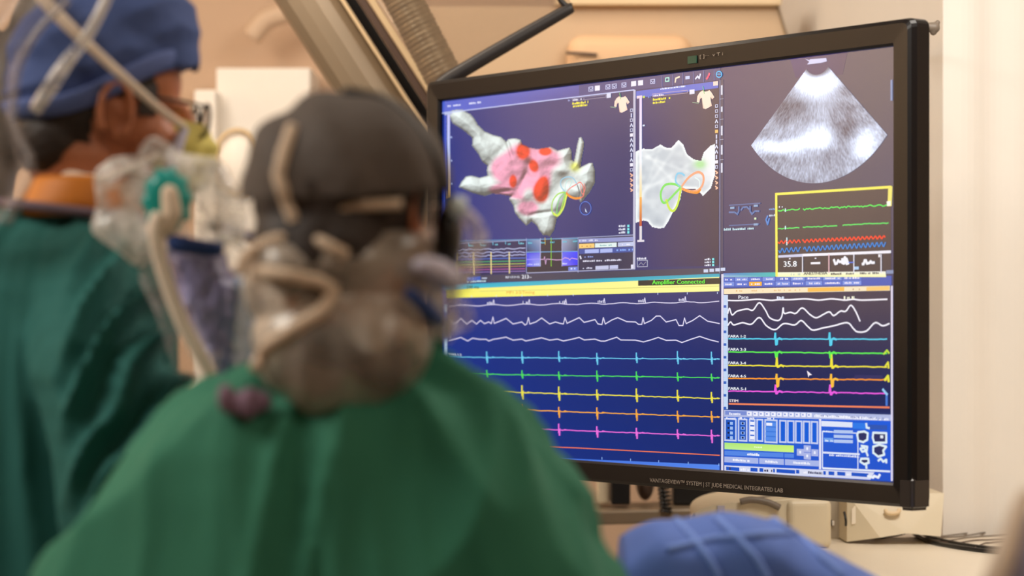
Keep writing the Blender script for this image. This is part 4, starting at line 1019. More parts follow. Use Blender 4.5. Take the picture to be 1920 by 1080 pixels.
for nm, b0, b1, col, ev in (('FARA 1-2', 332, 334, (80, 205, 235), ((284, -26, 26), (534, -28, 28))), ('FARA 2-3', 392, 400, (90, 235, 80), ((284, 0, 22), (534, -4, 22))), ('FARA 3-4', 454, 462, (240, 226, 60), ((291, -38, 4), (543, -52, 6))),
                         ('FARA 4-5', 514, 521, (248, 150, 40), ((290, -20, 36), (541, -22, 34))), ('FARA 5-1', 572, 584, (232, 90, 220), ((285, -30, 8), (536, -34, 8)))):
    q = random.Random(int(b0)); rw.trace([c7(a, b0 + (b1 - b0) * (a - 66) / 740 + q.uniform(-1.4, 1.4)) for a in range(66, 806, 14)], col, .0022, 4)
    rw.text(nm, *c7(64, b0 - 6), 5, (235, 240, 248), wide=33, bold=True)
    for x, u, d in ev:
        b = b0 + (b1 - b0) * (x - 66) / 740
        rw.trace([c7(x - 6, b), c7(x - 3, b + u), c7(x, b + d), c7(x + 5, b + d * .9), c7(x + 7, b + 2), c7(x + 16, b - 3), c7(x + 28, b + 2)], (250, 190, 60) if nm == 'FARA 4-5' else col, .0036, 5)
rw.trace([c7(780, 402), c7(795, 385), c7(805, 398)], (190, 225, 60), .003, 5); rw.trace([c7(785, 462), c7(800, 440), c7(803, 466)], (230, 225, 60), .003, 5); rw.trace([c7(785, 522), c7(800, 502), c7(803, 528)], (230, 225, 60), .004, 5)
rw.poly([c7(645, 498), c7(772, 500), c7(776, 512), c7(640, 516)], (44, 44, 96), 2)
rw.trace([c7(776, 565), c7(788, 580), c7(796, 588)], (150, 200, 240), .004, 5); rw.rect(*c7(788, 590), *c7(798, 640), (70, 120, 210), 4)
rw.text('STIM', *c7(68, 622), 5, (235, 220, 220), wide=17, bold=True)
rw.trace([c7(68, 631), c7(805, 648)], (240, 130, 90), .0030, 4)
rw.poly([c7(427, 478), c7(450, 498), c7(438, 500), c7(434, 510)], (245, 235, 245), 6)
rw.build('trace_window', SCR, 'narrower right window of labelled traces')
cp = Win()
def c8(a, b): return (1340 + a / 5.333, 740 + b / 5.333)
cp.poly([c8(95, 150), c8(1765, 200), c8(1765, 870), c8(95, 765)], [(40, 100, 214), (20, 90, 220), (30, 80, 200), (40, 90, 210)], 1)
cp.poly([c8(95, 152), c8(1765, 200), c8(1765, 262), c8(95, 222)], (176, 186, 226), 2)
cp.poly([c8(108, 160), c8(320, 166), c8(320, 205), c8(108, 200)], (120, 140, 210), 3); cp.dashes(*c8(150, 200), c8(262, 0)[0], 4.4, (240, 240, 255), 5, 120, .95)
for k in range(11):
    x = 330 + k * 60; cp.rect(*c8(x, 168 + k * 1.4), *c8(x + 44, 210 + k * 1.4), (240, 240, 255), 4); cp.rect(*c8(x + 10, 180 + k * 1.4), *c8(x + 24, 196 + k * 1.4), (120, 140, 210), 5)
cp.dashes(*c8(1000, 226), c8(1740, 0)[0], 6, (245, 245, 255), 5, 121, .9); cp.dashes(*c8(1010, 214), c8(1740, 0)[0], 3, (130, 140, 190), 6, 122, .5)
def fr(a0, b0, a1, b1, fill=(10, 92, 214), edge=(196, 206, 240), t=.0028):
    cp.rect(*c8(a0, b0), *c8(a1, b1), fill, 2); cp.frame(*c8(a0, b0), *c8(a1, b1), edge, t, 3)
fr(100, 232, 222, 462, (24, 84, 190)); fr(235, 236, 330, 466, (24, 84, 190)); fr(345, 238, 412, 468, (40, 100, 210)); fr(420, 240, 488, 470); fr(500, 244, 632, 480, (60, 120, 220))
for k in range(5): fr(648 + k * 79, 250 + k * 3, 722 + k * 79, 480 + k * 3)
for k in range(4):
    y = 275 + k * 48
    cp.rect(*c8(132, y), *c8(150, y + 18), (20, 26, 60), 4); cp.rect(*c8(158, y - 4), *c8(185, y + 26), (160, 190, 240), 4)
    cp.rect(*c8(275, y + 2), *c8(293, y + 20), (20, 26, 60), 4); cp.rect(*c8(262, y - 4), *c8(305, y + 26), (130, 165, 235), 3)
    cp.rect(*c8(358, y - 6), *c8(402, y + 28), (240, 240, 252), 4); cp.rect(*c8(512, y + 2), *c8(618, y + 38), (84, 140, 232), 4)
cp.rect(*c8(520, 280), *c8(580, 308), (240, 240, 255), 5)
for a0, a1 in ((120, 215), (245, 310), (355, 400), (515, 615)): cp.dashes(*c8(a0, 244), c8(a1, 0)[0], 3.6, (240, 240, 255), 5, int(a0), .95)
cp.poly([c8(102, 478), c8(795, 508), c8(795, 578), c8(102, 545)], [(176, 230, 120), (200, 240, 110), (206, 244, 130), (190, 240, 150)], 4)
cp.dashes(*c8(400, 530), c8(480, 0)[0], 3, (230, 250, 200), 5, 130, .8)
cp.poly([c8(102, 560), c8(690, 585), c8(690, 628), c8(102, 605)], (84, 134, 228), 3); cp.poly([c8(700, 588), c8(795, 592), c8(795, 632), c8(700, 628)], (84, 134, 228), 3); cp.dashes(*c8(330, 606), c8(450, 0)[0], 5, (245, 248, 255), 5, 131, .95)
for a0, a1 in ((100, 440), (448, 695), (705, 1045)):
    y = 618 + (a0 - 100) * .045; cp.poly([c8(a0, y), c8(a1, y + (a1 - a0) * .045), c8(a1, y + 58 + (a1 - a0) * .045), c8(a0, y + 58)], (168, 182, 232), 3)
    cp.dashes(*c8(a0 + (a1 - a0) * .25, y + 44), c8(a0 + (a1 - a0) * .75, 0)[0], 4.4, (245, 245, 255), 5, a0 + 3, .95)
for a, b in ((895, 505), (895, 578), (825, 540), (970, 545)): cp.rect(*c8(a, b), *c8(a + 70, b + 68), (172, 182, 230), 4); cp.rect(*c8(a + 26, b + 20), *c8(a + 44, b + 48), (235, 238, 255), 5)
cp.trace([c8(1058, 250), c8(1058, 740)], (226, 226, 246), .003, 4, .005)
cp.poly([c8(1070, 262), c8(1380, 276), c8(1380, 328), c8(1070, 316)], (224, 230, 248), 3)
cp.poly([c8(1385, 280), c8(1520, 286), c8(1520, 345), c8(1385, 340)], (40, 120, 230), 3); cp.poly([c8(1540, 300), c8(1728, 306), c8(1728, 352), c8(1540, 346)], (44, 84, 176), 3)
cp.frame(*c8(1076, 362), *c8(1440, 735), (214, 222, 246), .0018, 3)
for k in range(3): cp.poly([c8(1195, 352 + k * 48), c8(1385, 358 + k * 48), c8(1385, 390 + k * 48), c8(1195, 384 + k * 48)], (180, 200, 240), 4)
cp.dashes(*c8(1088, 375), c8(1180, 0)[0], 4.4, (220, 230, 250), 5, 140, .95); cp.poly([c8(1095, 430), c8(1190, 434), c8(1190, 476), c8(1095, 472)], (110, 160, 235), 3); cp.dashes(*c8(1110, 468), c8(1190, 0)[0], 4, (220, 230, 250), 5, 141, .8)
cp.trace([c8(1088, 578), c8(1450, 596)], (226, 232, 250), .003, 4); cp.dashes(*c8(1150, 612), c8(1450, 0)[0], 4, (226, 232, 250), 5, 142, .9)
cp.trace([c8(1085, 735), c8(1755, 768)], (230, 236, 250), .003, 4)
DB = (44, 46, 96)
for P, wd in (([(1440, 375), (1500, 368), (1535, 385), (1530, 450), (1490, 475), (1440, 460), (1430, 400), (1440, 375)], 1), ([(1590, 380), (1720, 385), (1720, 480), (1600, 480), (1585, 430), (1590, 380)], 1),
              ([(1470, 510), (1530, 520), (1525, 560), (1480, 570), (1460, 540), (1500, 530), (1520, 570), (1535, 610)], 0), ([(1590, 520), (1650, 500), (1720, 520), (1690, 560), (1700, 600), (1640, 620), (1590, 580), (1590, 520)], 1),
              ([(1470, 640), (1540, 640), (1545, 680), (1500, 695), (1460, 670), (1470, 640)], 1), ([(1640, 660), (1665, 640), (1690, 670), (1720, 650), (1720, 680)], 0), ([(1520, 700), (1522, 735)], 0), ([(1520, 290), (1525, 330), (1550, 335)], 0)):
    if wd: cp.poly([c8(*p) for p in P[:-1]], DB, 3)
    cp.trace([c8(*p) for p in P], (222, 236, 244), .0036, 5)
cp.rect(*c8(1660, 405), *c8(1690, 435), (230, 236, 246), 5)
cp.poly([c8(100, 706), c8(1600, 775), c8(1560, 850), c8(100, 768)], (214, 218, 242), 3)
for a0, a1 in ((118, 250), (362, 432), (452, 490), (588, 606), (622, 808), (818, 850), (1090, 1115), (1142, 1200), (1230, 1310), (1372, 1540)):
    y = 718 + (a0 - 100) * .046; cp.rect(*c8(a0, y), *c8(a1, y + 36), (30, 84, 196), 4)
for a0, a1, sd in ((150, 180, 1), (262, 350, 2), (500, 580, 3), (880, 925, 4), (940, 1080, 5), (1310, 1360, 6)): cp.dashes(*c8(a0, 750 + (a0 - 100) * .046), c8(a1, 0)[0], 5, (60, 60, 96) if sd % 2 else (240, 240, 252), 5, 150 + sd, .85)
cp.trace([c8(1535, 815), c8(1590, 828), c8(1600, 812), c8(1640, 828), c8(1655, 800)], (235, 240, 250), .004, 5)
cp.build('control_panel_window', SCR, 'bright blue control panel with sliders and buttons')
# ---------------------------------------------------------------- people
def put_ball(bm, c, r, M=Matrix(), sub=3, rot=None):
    g = bmesh.ops.create_icosphere(bm, subdivisions=sub, radius=1)
    bmesh.ops.transform(bm, matrix=M @ Matrix.Translation(c) @ (rot.to_4x4() if rot else Matrix()) @ Matrix.Diagonal((*r, 1)), verts=g['verts'])
def put_chain(bm, ch, M=Matrix()):
    for p, q in zip(ch, ch[1:]):
        d = (Vector(p[:3]) - Vector(q[:3])).length; r = min(p[3], q[3]); n = max(1, int(d / (r * .3)))
        for k in range(n + 1):
            t = k / n; v = [p[i] * (1 - t) + q[i] * t for i in range(4)]
            put_ball(bm, v[:3], (v[3],) * 3, M, 2)
def put_head(bm, M, ear=1.):
    """local frame: faces +x, z up, origin between the ears"""
    B = [((-.012, 0, .035), (.096, .075, .088)), ((.040, 0, .045), (.050, .062, .058)), ((.046, 0, -.015), (.046, .056, .055)), ((.036, 0, -.070), (.048, .051, .036)),
         ((.074, 0, -.096), (.020, .022, .018)), ((.070, 0, .022), (.026, .050, .012)), ((.097, 0, -.058), (.011, .024, .007)), ((.096, 0, -.069), (.011, .021, .008)), ((.106, 0, -.036), (.012, .017, .009)),
         ((-.06, 0, -.03), (.045, .055, .05))]
    for c, r in B: put_ball(bm, c, r, M)
    for s in (1, -1):
        put_ball(bm, (.058, s * .040, -.022), (.028, .020, .022), M)
        put_ball(bm, (.002, s * .070, .0), (.012, .012, .024), M)
        e = [(-.004 + .018 * ear * math.cos(a), s * (.080 * ear - .006 * math.cos(a)), .002 + .031 * ear * math.sin(a), .0048 * ear) for a in np.linspace(-1.2, 3.9, 14)]
        e[0] = (.004, s * .076, -.028, .0065); put_chain(bm, e, M)
        put_ball(bm, (-.006, s * .076, -.002), (.010, .005, .022), M); put_ball(bm, (.016, s * .075, -.002), (.005, .005, .007), M)
    put_chain(bm, [(.096, 0, .020, .009), (.106, 0, -.005, .010), (.117, 0, -.028, .0125)], M)
def put_hand(bm, wrist, fwd, up, side):
    """five separate fingers, curled round a small grip; side=+1 thumb toward fwd x up"""
    f = Vector(fwd).normalized(); u = Vector(up); u = (u - f * u.dot(f)).normalized(); s = f.cross(u) * side; w0 = Vector(wrist)
    P = lambda a, b, c: w0 + f * a + s * b + u * c
    for k in (-1, -.33, .33, 1): put_chain(bm, [(*P(.0, k * .018, 0), .014), (*P(.085, k * .030, .004), .0115)])
    for k, (b, L) in enumerate(((.030, .072), (.010, .080), (-.010, .074), (-.029, .058))):
        c = .5 + .12 * k
        p0 = P(.085, b, .004); p1 = P(.085 + L * .42, b * 1.12, .002 - .0); p2 = p1 + (f * math.cos(c) - u * math.sin(c)) * L * .34; p3 = p2 + (f * math.cos(c * 2.1) - u * math.sin(c * 2.1)) * L * .28
        put_chain(bm, [(*p0, .0095), (*p1, .009), (*p2, .0082), (*p3, .0074)])
    put_chain(bm, [(*P(.02, .022, -.004), .013), (*P(.055, .052, -.018), .0105), (*P(.085, .060, -.030), .0090), (*P(.108, .056, -.040), .0078)])

def folds(center, amp, seeds):
    """cloth folds running mostly downward, fanning from the shoulders"""
    def f(co, no):
        x, y, z = co[:, 0] - center[0], co[:, 1] - center[1], co[:, 2]
        a = np.arctan2(y, x); out = np.zeros(len(co))
        for i, (k, drift, zs, wgt) in enumerate(seeds):
            warp = 1.4 * vnoise(z * zs + 7 * i + 20, a * 1.3 + 9, 31 + i)
            v_ = np.sin(a * k + z * drift + warp * 3 + i)
            ridge = 1 - np.abs(v_); ridge = ridge ** 1.5
            m_ = vnoise(a * 2.2 + 13 * i + 30, z * 5 + 40, 61 + i)
            out += wgt * (ridge - .45) * (.35 + m_)
        return out * amp
    return f

# ===== the middle person, seen from behind, green gown =======================
Y2 = 2.5; m2 = Y2 / F
H2 = Vector((at(655, 0, Y2).x, Y2, at(0, 408, Y2).z))
M2 = Matrix.Translation(H2) @ Matrix.Rotation(R(64), 4, 'Z') @ Matrix.Rotation(R(6), 4, 'Y')
C2 = Vector((at(655, 0, Y2).x, 2.53, 0))
p2 = empty('person', (C2.x, C2.y, 0), 'person from behind in a bright green surgical gown and charcoal bonnet watching the monitor', 'person')
prof2 = [(1.445, .075, .07), (1.425, .095, .085), (1.412, .115, .10), (1.395, .158, .115), (1.370, .190, .128), (1.335, .219, .138), (1.295, .243, .145), (1.25, .268, .15), (1.20, .305, .155), (1.1, .32, .16), (.95, .28, .155), (.7, .27, .16), (.42, .28, .17)]
def loft(bm, prof, cx, cy, sq=2.4, seg=48, cxf=None):
    rings = []
    for z, hw, hd in prof:
        ring = []; ox = cxf(z) if cxf else 0
        for k in range(seg):
            a = 2 * math.pi * k / seg; c, s = math.cos(a), math.sin(a)
            ring.append(bm.verts.new((cx + ox + hw * math.copysign(abs(c) ** (2 / sq), c), cy + hd * math.copysign(abs(s) ** (2 / sq), s), z)))
        rings.append(ring)
    for a, b in zip(rings, rings[1:]):
        for k in range(seg): bm.faces.new((a[k], b[k], b[(k + 1) % seg], a[(k + 1) % seg]))
    bm.faces.new(rings[0]); bm.faces.new(rings[-1][::-1])
def gown2(bm):
    loft(bm, prof2, C2.x, C2.y, cxf=lambda z: -.004 - .013 * min(1, max(0, (1.41 - z) / .08)))
    put_chain(bm, [(C2.x - .18, 2.55, 1.255, .08), (C2.x - .23, 2.66, 1.10, .07), (C2.x - .12, 2.84, 1.06, .05)])
    put_chain(bm, [(C2.x + .18, 2.55, 1.25, .08), (C2.x + .215, 2.66, 1.10, .07), (C2.x + .10, 2.84, 1.06, .05)])
gm2 = organic('gown', [], .007, 3, gown2, folds(C2, .018, [(3, 6, 2.6, 1.1), (5, -9, 3.4, .9), (9, 6, 4, .3)]))
link('gown', gm2, M['gown_green'], p2, True)
def body2(bm):
    put_head(bm, M2)
    n0 = M2 @ Vector((-.03, 0, -.05)); put_chain(bm, [(*n0, .058), (C2.x, 2.52, 1.45, .060), (C2.x, 2.53, 1.38, .075)])
    put_ball(bm, (C2.x, 2.54, 1.2), (.17, .09, .2)); put_ball(bm, (C2.x, 2.54, .98), (.16, .10, .16))
    for s in (-1, 1):
        put_chain(bm, [(C2.x + s * .12, 2.54, 1.29, .05), (C2.x + s * .17, 2.56, 1.25, .042), (C2.x + s * .21, 2.66, 1.10, .036), (C2.x + s * .10, 2.86, 1.06, .026)])
        put_chain(bm, [(C2.x + s * .09, 2.54, .92, .085), (C2.x + s * .11, 2.53, .50, .055), (C2.x + s * .12, 2.55, .10, .038)])
        put_chain(bm, [(C2.x + s * .12, 2.53, .06, .035), (C2.x + s * .13, 2.66, .04, .03)])
link('body', organic('body', [], .0055, 2, body2), M['skin'], p2, True)
def legs(parent, cx, cy, name_m):
    for s in (-1, 1):
        bm = bmesh.new(); add_tube(bm, [(cx + s * .09, cy, .90), (cx + s * .11, cy, .5), (cx + s * .12, cy + .01, .07)], [.11, .082, .07], 20); bm_obj('trouser_leg', bm, name_m, parent, True)
        me = organic('clog', [(cx + s * .125, cy + .04, .035, .052, .125, .035), (cx + s * .125, cy - .02, .05, .045, .07, .05)], .008, 2); link('clog', me, M['shoe'], parent, True)
legs(p2, C2.x, 2.54, M['trouser'])
for s in (-1, 1):
    me = organic('glove', [], .003, 1, lambda bm: put_hand(bm, (C2.x + s * .10, 2.87, 1.06), (-s * .35, .9, -.1), (0, .1, 1), s)); link('glove', me, M['glove'], p2, True)

# charcoal bonnet: upper dome
ML2 = M2.inverted()
def cap2(bm):
    put_ball(bm, (-.006, 0, .030), (.116, .110, .100), M2)
def cutcap2(c):
    l = ML2 @ c; return l.z < .006 + .22 * (l.x + .09)
me = organic('cap', [], .005, 3, cap2, lambda co, no: .0035 * (vnoise(co[:, 0] * 34 + 90, co[:, 2] * 26 + 50, 5) - .5) + .003 * np.sin(co[:, 0] * 90 + 5 * co[:, 2] * 9), cutcap2, .002)
T_cap = bvh(me); link('cap', me, M['cap_grey'], p2, True)
# hair under it
def hair2(bm):
    put_ball(bm, (-.018, 0, .02), (.102, .088, .080), M2); put_ball(bm, (-.055, 0, -.035), (.062, .072, .06), M2)
    q = at(650, 690, 2.46); put_ball(bm, q, (.066, .045, .048))       # bun low on the nape
me = organic('hair', [], .005, 2, hair2, lambda co, no: .006 * (vnoise(co[:, 0] * 60 + 70, co[:, 2] * 40 + 20, 3) - .5), lambda c: (ML2 @ c).z > .035 or (ML2 @ c).x > .035)
link('hair', me, M['hair'], p2, True)
# translucent bonnet bag over nape and bun
nb = []
def B2(px, py, rx, ry, dy, ryy):
    c = at(px, py, Y2 + dy); nb.append((c.x, c.y, c.z, rx * m2, ryy, ry * m2))
B2(640, 500, 186, 118, -.005, .108); B2(640, 655, 166, 128, -.045, .088); B2(560, 520, 100, 110, -.02, .10); B2(730, 640, 80, 110, -.03, .085); B2(640, 740, 120, 55, -.03, .07)
me = organic('net', nb, .006, 3, None, lambda co, no: .012 * (vnoise(co[:, 0] * 22 + 70, co[:, 2] * 26 + 20, 7) - .5) + .008 * (vnoise(co[:, 0] * 50 + 70, co[:, 2] * 14 + 20, 9) - .5))
T_net = bvh(me); o = link('hair_net', me, M['net'], p2, True); o['label'] = 'translucent grey-brown bonnet bag hanging over the nape'
def strap(name, pts, wid, m, tree, parent, off=.004, fall=2.4, flat=.35):
    P = [on_surface(tree, x, y, off, fall) for x, y in pts]
    return tube(name, P, wid, m, parent, 10, 1, 6)
sp2 = lambda pts, w_, m_, t_: strap('mask_strap', pts, w_ * .82, m_, t_, p2, .0015)
def dens(pts, k=4):
    out = []
    for a, b in zip(pts, pts[1:]):
        for i in range(k): out.append((a[0] + (b[0] - a[0]) * i / k, a[1] + (b[1] - a[1]) * i / k))
    return out + [pts[-1]]
sp2(dens([(548, 238), (530, 290), (522, 330), (538, 380), (552, 415)], 2), .0078, M['strap_tan'], T_cap)
sp2(dens([(604, 398), (660, 386), (754, 382)], 3), .0062, M['strap_tan'], T_cap)
sp2(dens([(552, 412), (558, 438), (500, 456), (462, 480), (446, 515)], 2), .0082, M['strap_tan'], T_net)
sp2(dens([(556, 432), (600, 452), (650, 478)], 2), .0072, M['strap_tan'], T_net)
sp2(dens([(478, 508), (540, 516), (600, 528), (628, 545)], 2), .0080, M['strap_tan'], T_net)
sp2(dens([(630, 545), (600, 585), (545, 620), (500, 650), (480, 690)], 2), .0085, M['strap_tan'], T_net)
# headset: band over the crown, black cup over the right ear
cupc = at(843, 440, Y2 - .03)
band = [at(648, 172, Y2 - .02), at(700, 183, Y2 - .03), at(752, 212, Y2 - .035), at(795, 262, Y2 - .04), at(824, 320, Y2 - .04), at(840, 375, Y2 - .035), cupc]
hb = tube('headset_band', [b + Vector((0, -.012, 0)) for b in band], .0048, M['black'], p2, 10, 1)
me = organic('headset_cup', [(cupc.x, cupc.y, cupc.z, .0135, .028, .036), (cupc.x - .004, cupc.y, cupc.z, .012, .024, .032)], .003, 2); link('headset_cup', me, M['black'], hb, True)
q = at(857, 388, Y2 - .055); me = organic('hinge', [(q.x, q.y, q.z, .011, .010, .0115)], .002, 1); link('headset_hinge', me, M['glint'], hb, True)
# pale visor/mask material in front of the ear and chin
def visor():
    c = M2
    bm = bmesh.new(); pts = []
    rows = 8; cols = 16; V = []
    for i in range(rows + 1):
        z = .03 - .15 * i / rows; row = []
        for j in range(cols + 1):
            a = R(-72 + 144 * j / cols); r = .118 - .01 * (i / rows) ** 2
            row.append(bm.verts.new(M2 @ Vector((r * math.cos(a) + .012, r * math.sin(a) * .96, z))))
        V.append(row)
    for a, b in zip(V, V[1:]):
        for j in range(cols): bm.faces.new((a[j], a[j + 1], b[j + 1], b[j]))
    bmesh.ops.solidify(bm, geom=bm.faces[:], thickness=.001)
    o = bm_obj('face_shield', bm, M['bag'], p2, True); o['label'] = 'clear face shield'
visor()
def mask2(bm):
    put_ball(bm, (.066, 0, -.05), (.056, .062, .052), M2); put_ball(bm, (.1, 0, -.045), (.032, .04, .035), M2)
me = organic('face_mask', [], .004, 3, mask2); fm2 = link('face_mask', me, M['mask'], p2, True)
tube('mask_tie', [at(838, 520, 2.50), at(822, 508, 2.43), at(796, 498, 2.40), at(775, 500, 2.395)], [.014, .013, .009, .005], M['mask'], fm2)
tube('mask_band', [at(822, 600, 2.46), at(806, 585, 2.42), at(780, 560, 2.40), at(760, 545, 2.398)], [.008, .009, .007, .005], M['blue'], fm2)
tube('shield_rim', [at(875, 400, 2.50), at(898, 440, 2.52), at(880, 500, 2.50), at(862, 540, 2.49)], [.006, .009, .009, .006], M['bag'], p2)
tube('chin_strap', [at(838, 552, 2.50), at(862, 580, 2.50), at(870, 600, 2.50), at(840, 622, 2.48)], [.006, .010, .010, .006], M['bag_thin'], fm2)
# mauve knotted tie on the left shoulder
q = at(455, 757, 2.41)
me = organic('neck_tie', [(q.x, q.y, q.z, .019, .012, .014), (q.x - .014, q.y, q.z + .006, .012, .01, .012), (q.x + .015, q.y + .004, q.z + .002, .012, .01, .014)], .003, 1, None, lambda co, no: .003 * np.sin(co[:, 0] * 260))
o = link('neck_tie', me, M['mauve'], p2, True); o['label'] = 'mauve knotted neck tie'

# ===== the left person in profile, blue cap, teal gown =======================
Y1 = 2.95; m1 = Y1 / F
H1 = Vector((at(191, 0, Y1).x, Y1 + .02, at(0, 219, Y1).z))
M1 = Matrix.Translation(H1) @ Matrix.Rotation(R(20), 4, 'Z') @ Matrix.Rotation(R(5), 4, 'Y')
ML1 = M1.inverted()
C1 = Vector((at(88, 0, Y1).x, 2.98, 0))
p1_ = empty('person', (C1.x, C1.y, 0), 'person in profile with blue cloth cap, glasses, yellow mask and teal gown', 'person')
def gown1(bm):
    prof = [(1.605, .070, .070), (1.585, .098, .085), (1.570, .130, .11), (1.545, .155, .14), (1.50, .168, .16), (1.42, .170, .165), (1.3, .17, .165), (1.15, .165, .165), (.98, .165, .165), (.7, .18, .17), (.42, .2, .17)]
    loft(bm, prof, C1.x - .02, C1.y, 2.3)
    sx, sy = at(165, 0, 2.82).x, 2.82
    put_chain(bm, [(sx - .01, 2.89, 1.505, .082), (at(195, 0, 2.8).x, 2.80, 1.40, .088), (at(228, 0, 2.78).x, 2.78, 1.31, .086), (at(225, 0, 2.78).x, 2.78, 1.24, .076)])
    put_chain(bm, [(at(225, 0, 2.78).x, 2.78, 1.23, .066), (-.46, 2.90, 1.14, .045)])
    put_chain(bm, [(C1.x, 3.08, 1.5, .075), (C1.x + .06, 3.15, 1.27, .065), (C1.x + .16, 3.16, 1.18, .045)])
def fold1(co, no):
    x, z = co[:, 0], co[:, 2]
    base_ = folds((C1.x, C1.y), .010, [(6, 2, 2.2, .9), (11, -5, 3, .5)])(co, no)
    # deep diagonal sleeve folds
    sl_ = (x - at(150, 0, 2.8).x); msk = np.clip((co[:, 1] < 2.9) * 1.0, 0, 1) * np.clip(sl_ / .04 + .5, 0, 1)
    t = z * 60 - x * 95 + 3.2 * vnoise(x * 16 + 60, z * 14 + 30, 3)
    r_ = (1 - np.abs(np.sin(t * .62))) ** 1.2
    return base_ * (1 - .5 * msk) + msk * .034 * (r_ - .42) * (.5 + vnoise(x * 20 + 50, z * 18 + 60, 8))
gm1 = organic('gown', [], .007, 3, gown1, fold1); link('gown', gm1, M['gown_teal'], p1_, True)
def body1(bm):
    put_head(bm, M1, 1.12)
    n0 = M1 @ Vector((-.028, 0, -.05)); nb_ = Vector((at(152, 0, Y1).x, C1.y, 1.57))
    put_chain(bm, [(*n0, .060), (*nb_, .064), (C1.x, C1.y, 1.48, .08)])
    put_ball(bm, (C1.x, C1.y, 1.35), (.10, .12, .2)); put_ball(bm, (C1.x, C1.y, 1.08), (.10, .12, .16))
    put_chain(bm, [(C1.x + .02, 2.92, 1.46, .045), (at(205, 0, 2.8).x, 2.81, 1.39, .04), (at(225, 0, 2.78).x, 2.79, 1.24, .036), (-.46, 2.91, 1.14, .027)])
    put_chain(bm, [(C1.x, 3.06, 1.47, .045), (C1.x + .06, 3.15, 1.27, .038), (C1.x + .16, 3.16, 1.18, .027)])
    for s in (-1, 1):
        put_chain(bm, [(C1.x, C1.y + s * .09, .98, .088), (C1.x + .01, C1.y + s * .1, .52, .056), (C1.x - .01, C1.y + s * .11, .10, .04)])
        put_chain(bm, [(C1.x, C1.y + s * .11, .06, .035), (C1.x + .13, C1.y + s * .11, .04, .03)])
link('body', organic('body', [], .005, 1, body1), M['skin'], p1_, True)
for s in (-1, 1):
    bm = bmesh.new(); add_tube(bm, [(C1.x, C1.y + s * .09, .95), (C1.x + .01, C1.y + s * .1, .5), (C1.x - .005, C1.y + s * .11, .07)], [.115, .084, .07], 20); bm_obj('trouser_leg', bm, M['trouser'], p1_, True)
    me = organic('clog', [(C1.x + .05, C1.y + s * .11, .035, .125, .052, .035), (C1.x - .01, C1.y + s * .11, .05, .07, .045, .05)], .008, 2); link('clog', me, M['shoe'], p1_, True)
me = organic('glove', [], .003, 1, lambda bm: put_hand(bm, (-.458, 2.915, 1.137), (.35, .9, 0), (0, 0, 1), 1)); link('glove', me, M['glove'], p1_, True)
me = organic('glove', [], .003, 1, lambda bm: put_hand(bm, (C1.x + .17, 3.16, 1.177), (1, .1, 0), (0, 0, 1), -1)); link('glove', me, M['glove'], p1_, True)
# hair on the nape and temple
def hair1(bm):
    put_ball(bm, (-.016, 0, .028), (.101, .081, .092), M1); put_ball(bm, (-.062, 0, -.03), (.047, .060, .054), M1)
def cuth1(c):
    l = ML1 @ c
    if l.z > .06: return True
    near_ear = abs(l.x - .002) < .024 and -.04 < l.z < .04
    lim = .052 if l.z > .0 else -.024
    return l.x > lim or l.z < -.075 - .25 * (l.x + .08) or near_ear
me = organic('hair', [], .004, 2, hair1, lambda co, no: .003 * (vnoise(co[:, 0] * 90 + 90, co[:, 2] * 200 + 20, 3) - .5), cuth1); link('hair', me, M['hair'], p1_, True)
# blue cap
def cap1(bm):
    put_ball(bm, (-.014, 0, .066), (.112, .092, .086), M1); put_ball(bm, (-.042, 0, .035), (.084, .084, .066), M1); put_ball(bm, (.018, 0, .105), (.092, .082, .082), M1); put_ball(bm, (.045, 0, .085), (.066, .070, .06), M1)
def capline(l): return .008 + .36 * (l.x + .05) + (.012 * math.sin(l.x * 26))
def dcap1(co, no):
    l = (co - np.array(M1.translation)) @ np.array(M1.to_3x3())
    t = l[:, 2] * 70 - l[:, 0] * 30 + 2.5 * vnoise(l[:, 0] * 30 + 40, l[:, 2] * 30 + 40, 2)
    return .0045 * (1 - np.abs(np.sin(t))) * (.4 + vnoise(l[:, 0] * 18 + 40, l[:, 2] * 18 + 70, 4)) - .002
me = organic('cap', [], .0045, 2, cap1, dcap1, lambda c: (ML1 @ c).z < capline(ML1 @ c), .002); T_c1 = bvh(me); cp1 = link('cap', me, M['cap_blue'], p1_, True)
# folded brim band along the cap's lower edge
bm = bmesh.new(); P = []
for k in range(41):
    a = 2 * math.pi * k / 40; x = -.012 + .104 * math.cos(a); y = .090 * math.sin(a)
    l = Vector((x, y, 0)); P.append(M1 @ Vector((x, y, capline(l) + .013)))
add_tube(bm, P, .0135, 10, .32, False, up=(0, -1, .01)); o = bm_obj('cap_brim', bm, mat('pale_blue_brim', (88, 104, 158), .85, noise_amt=.06), cp1, True)
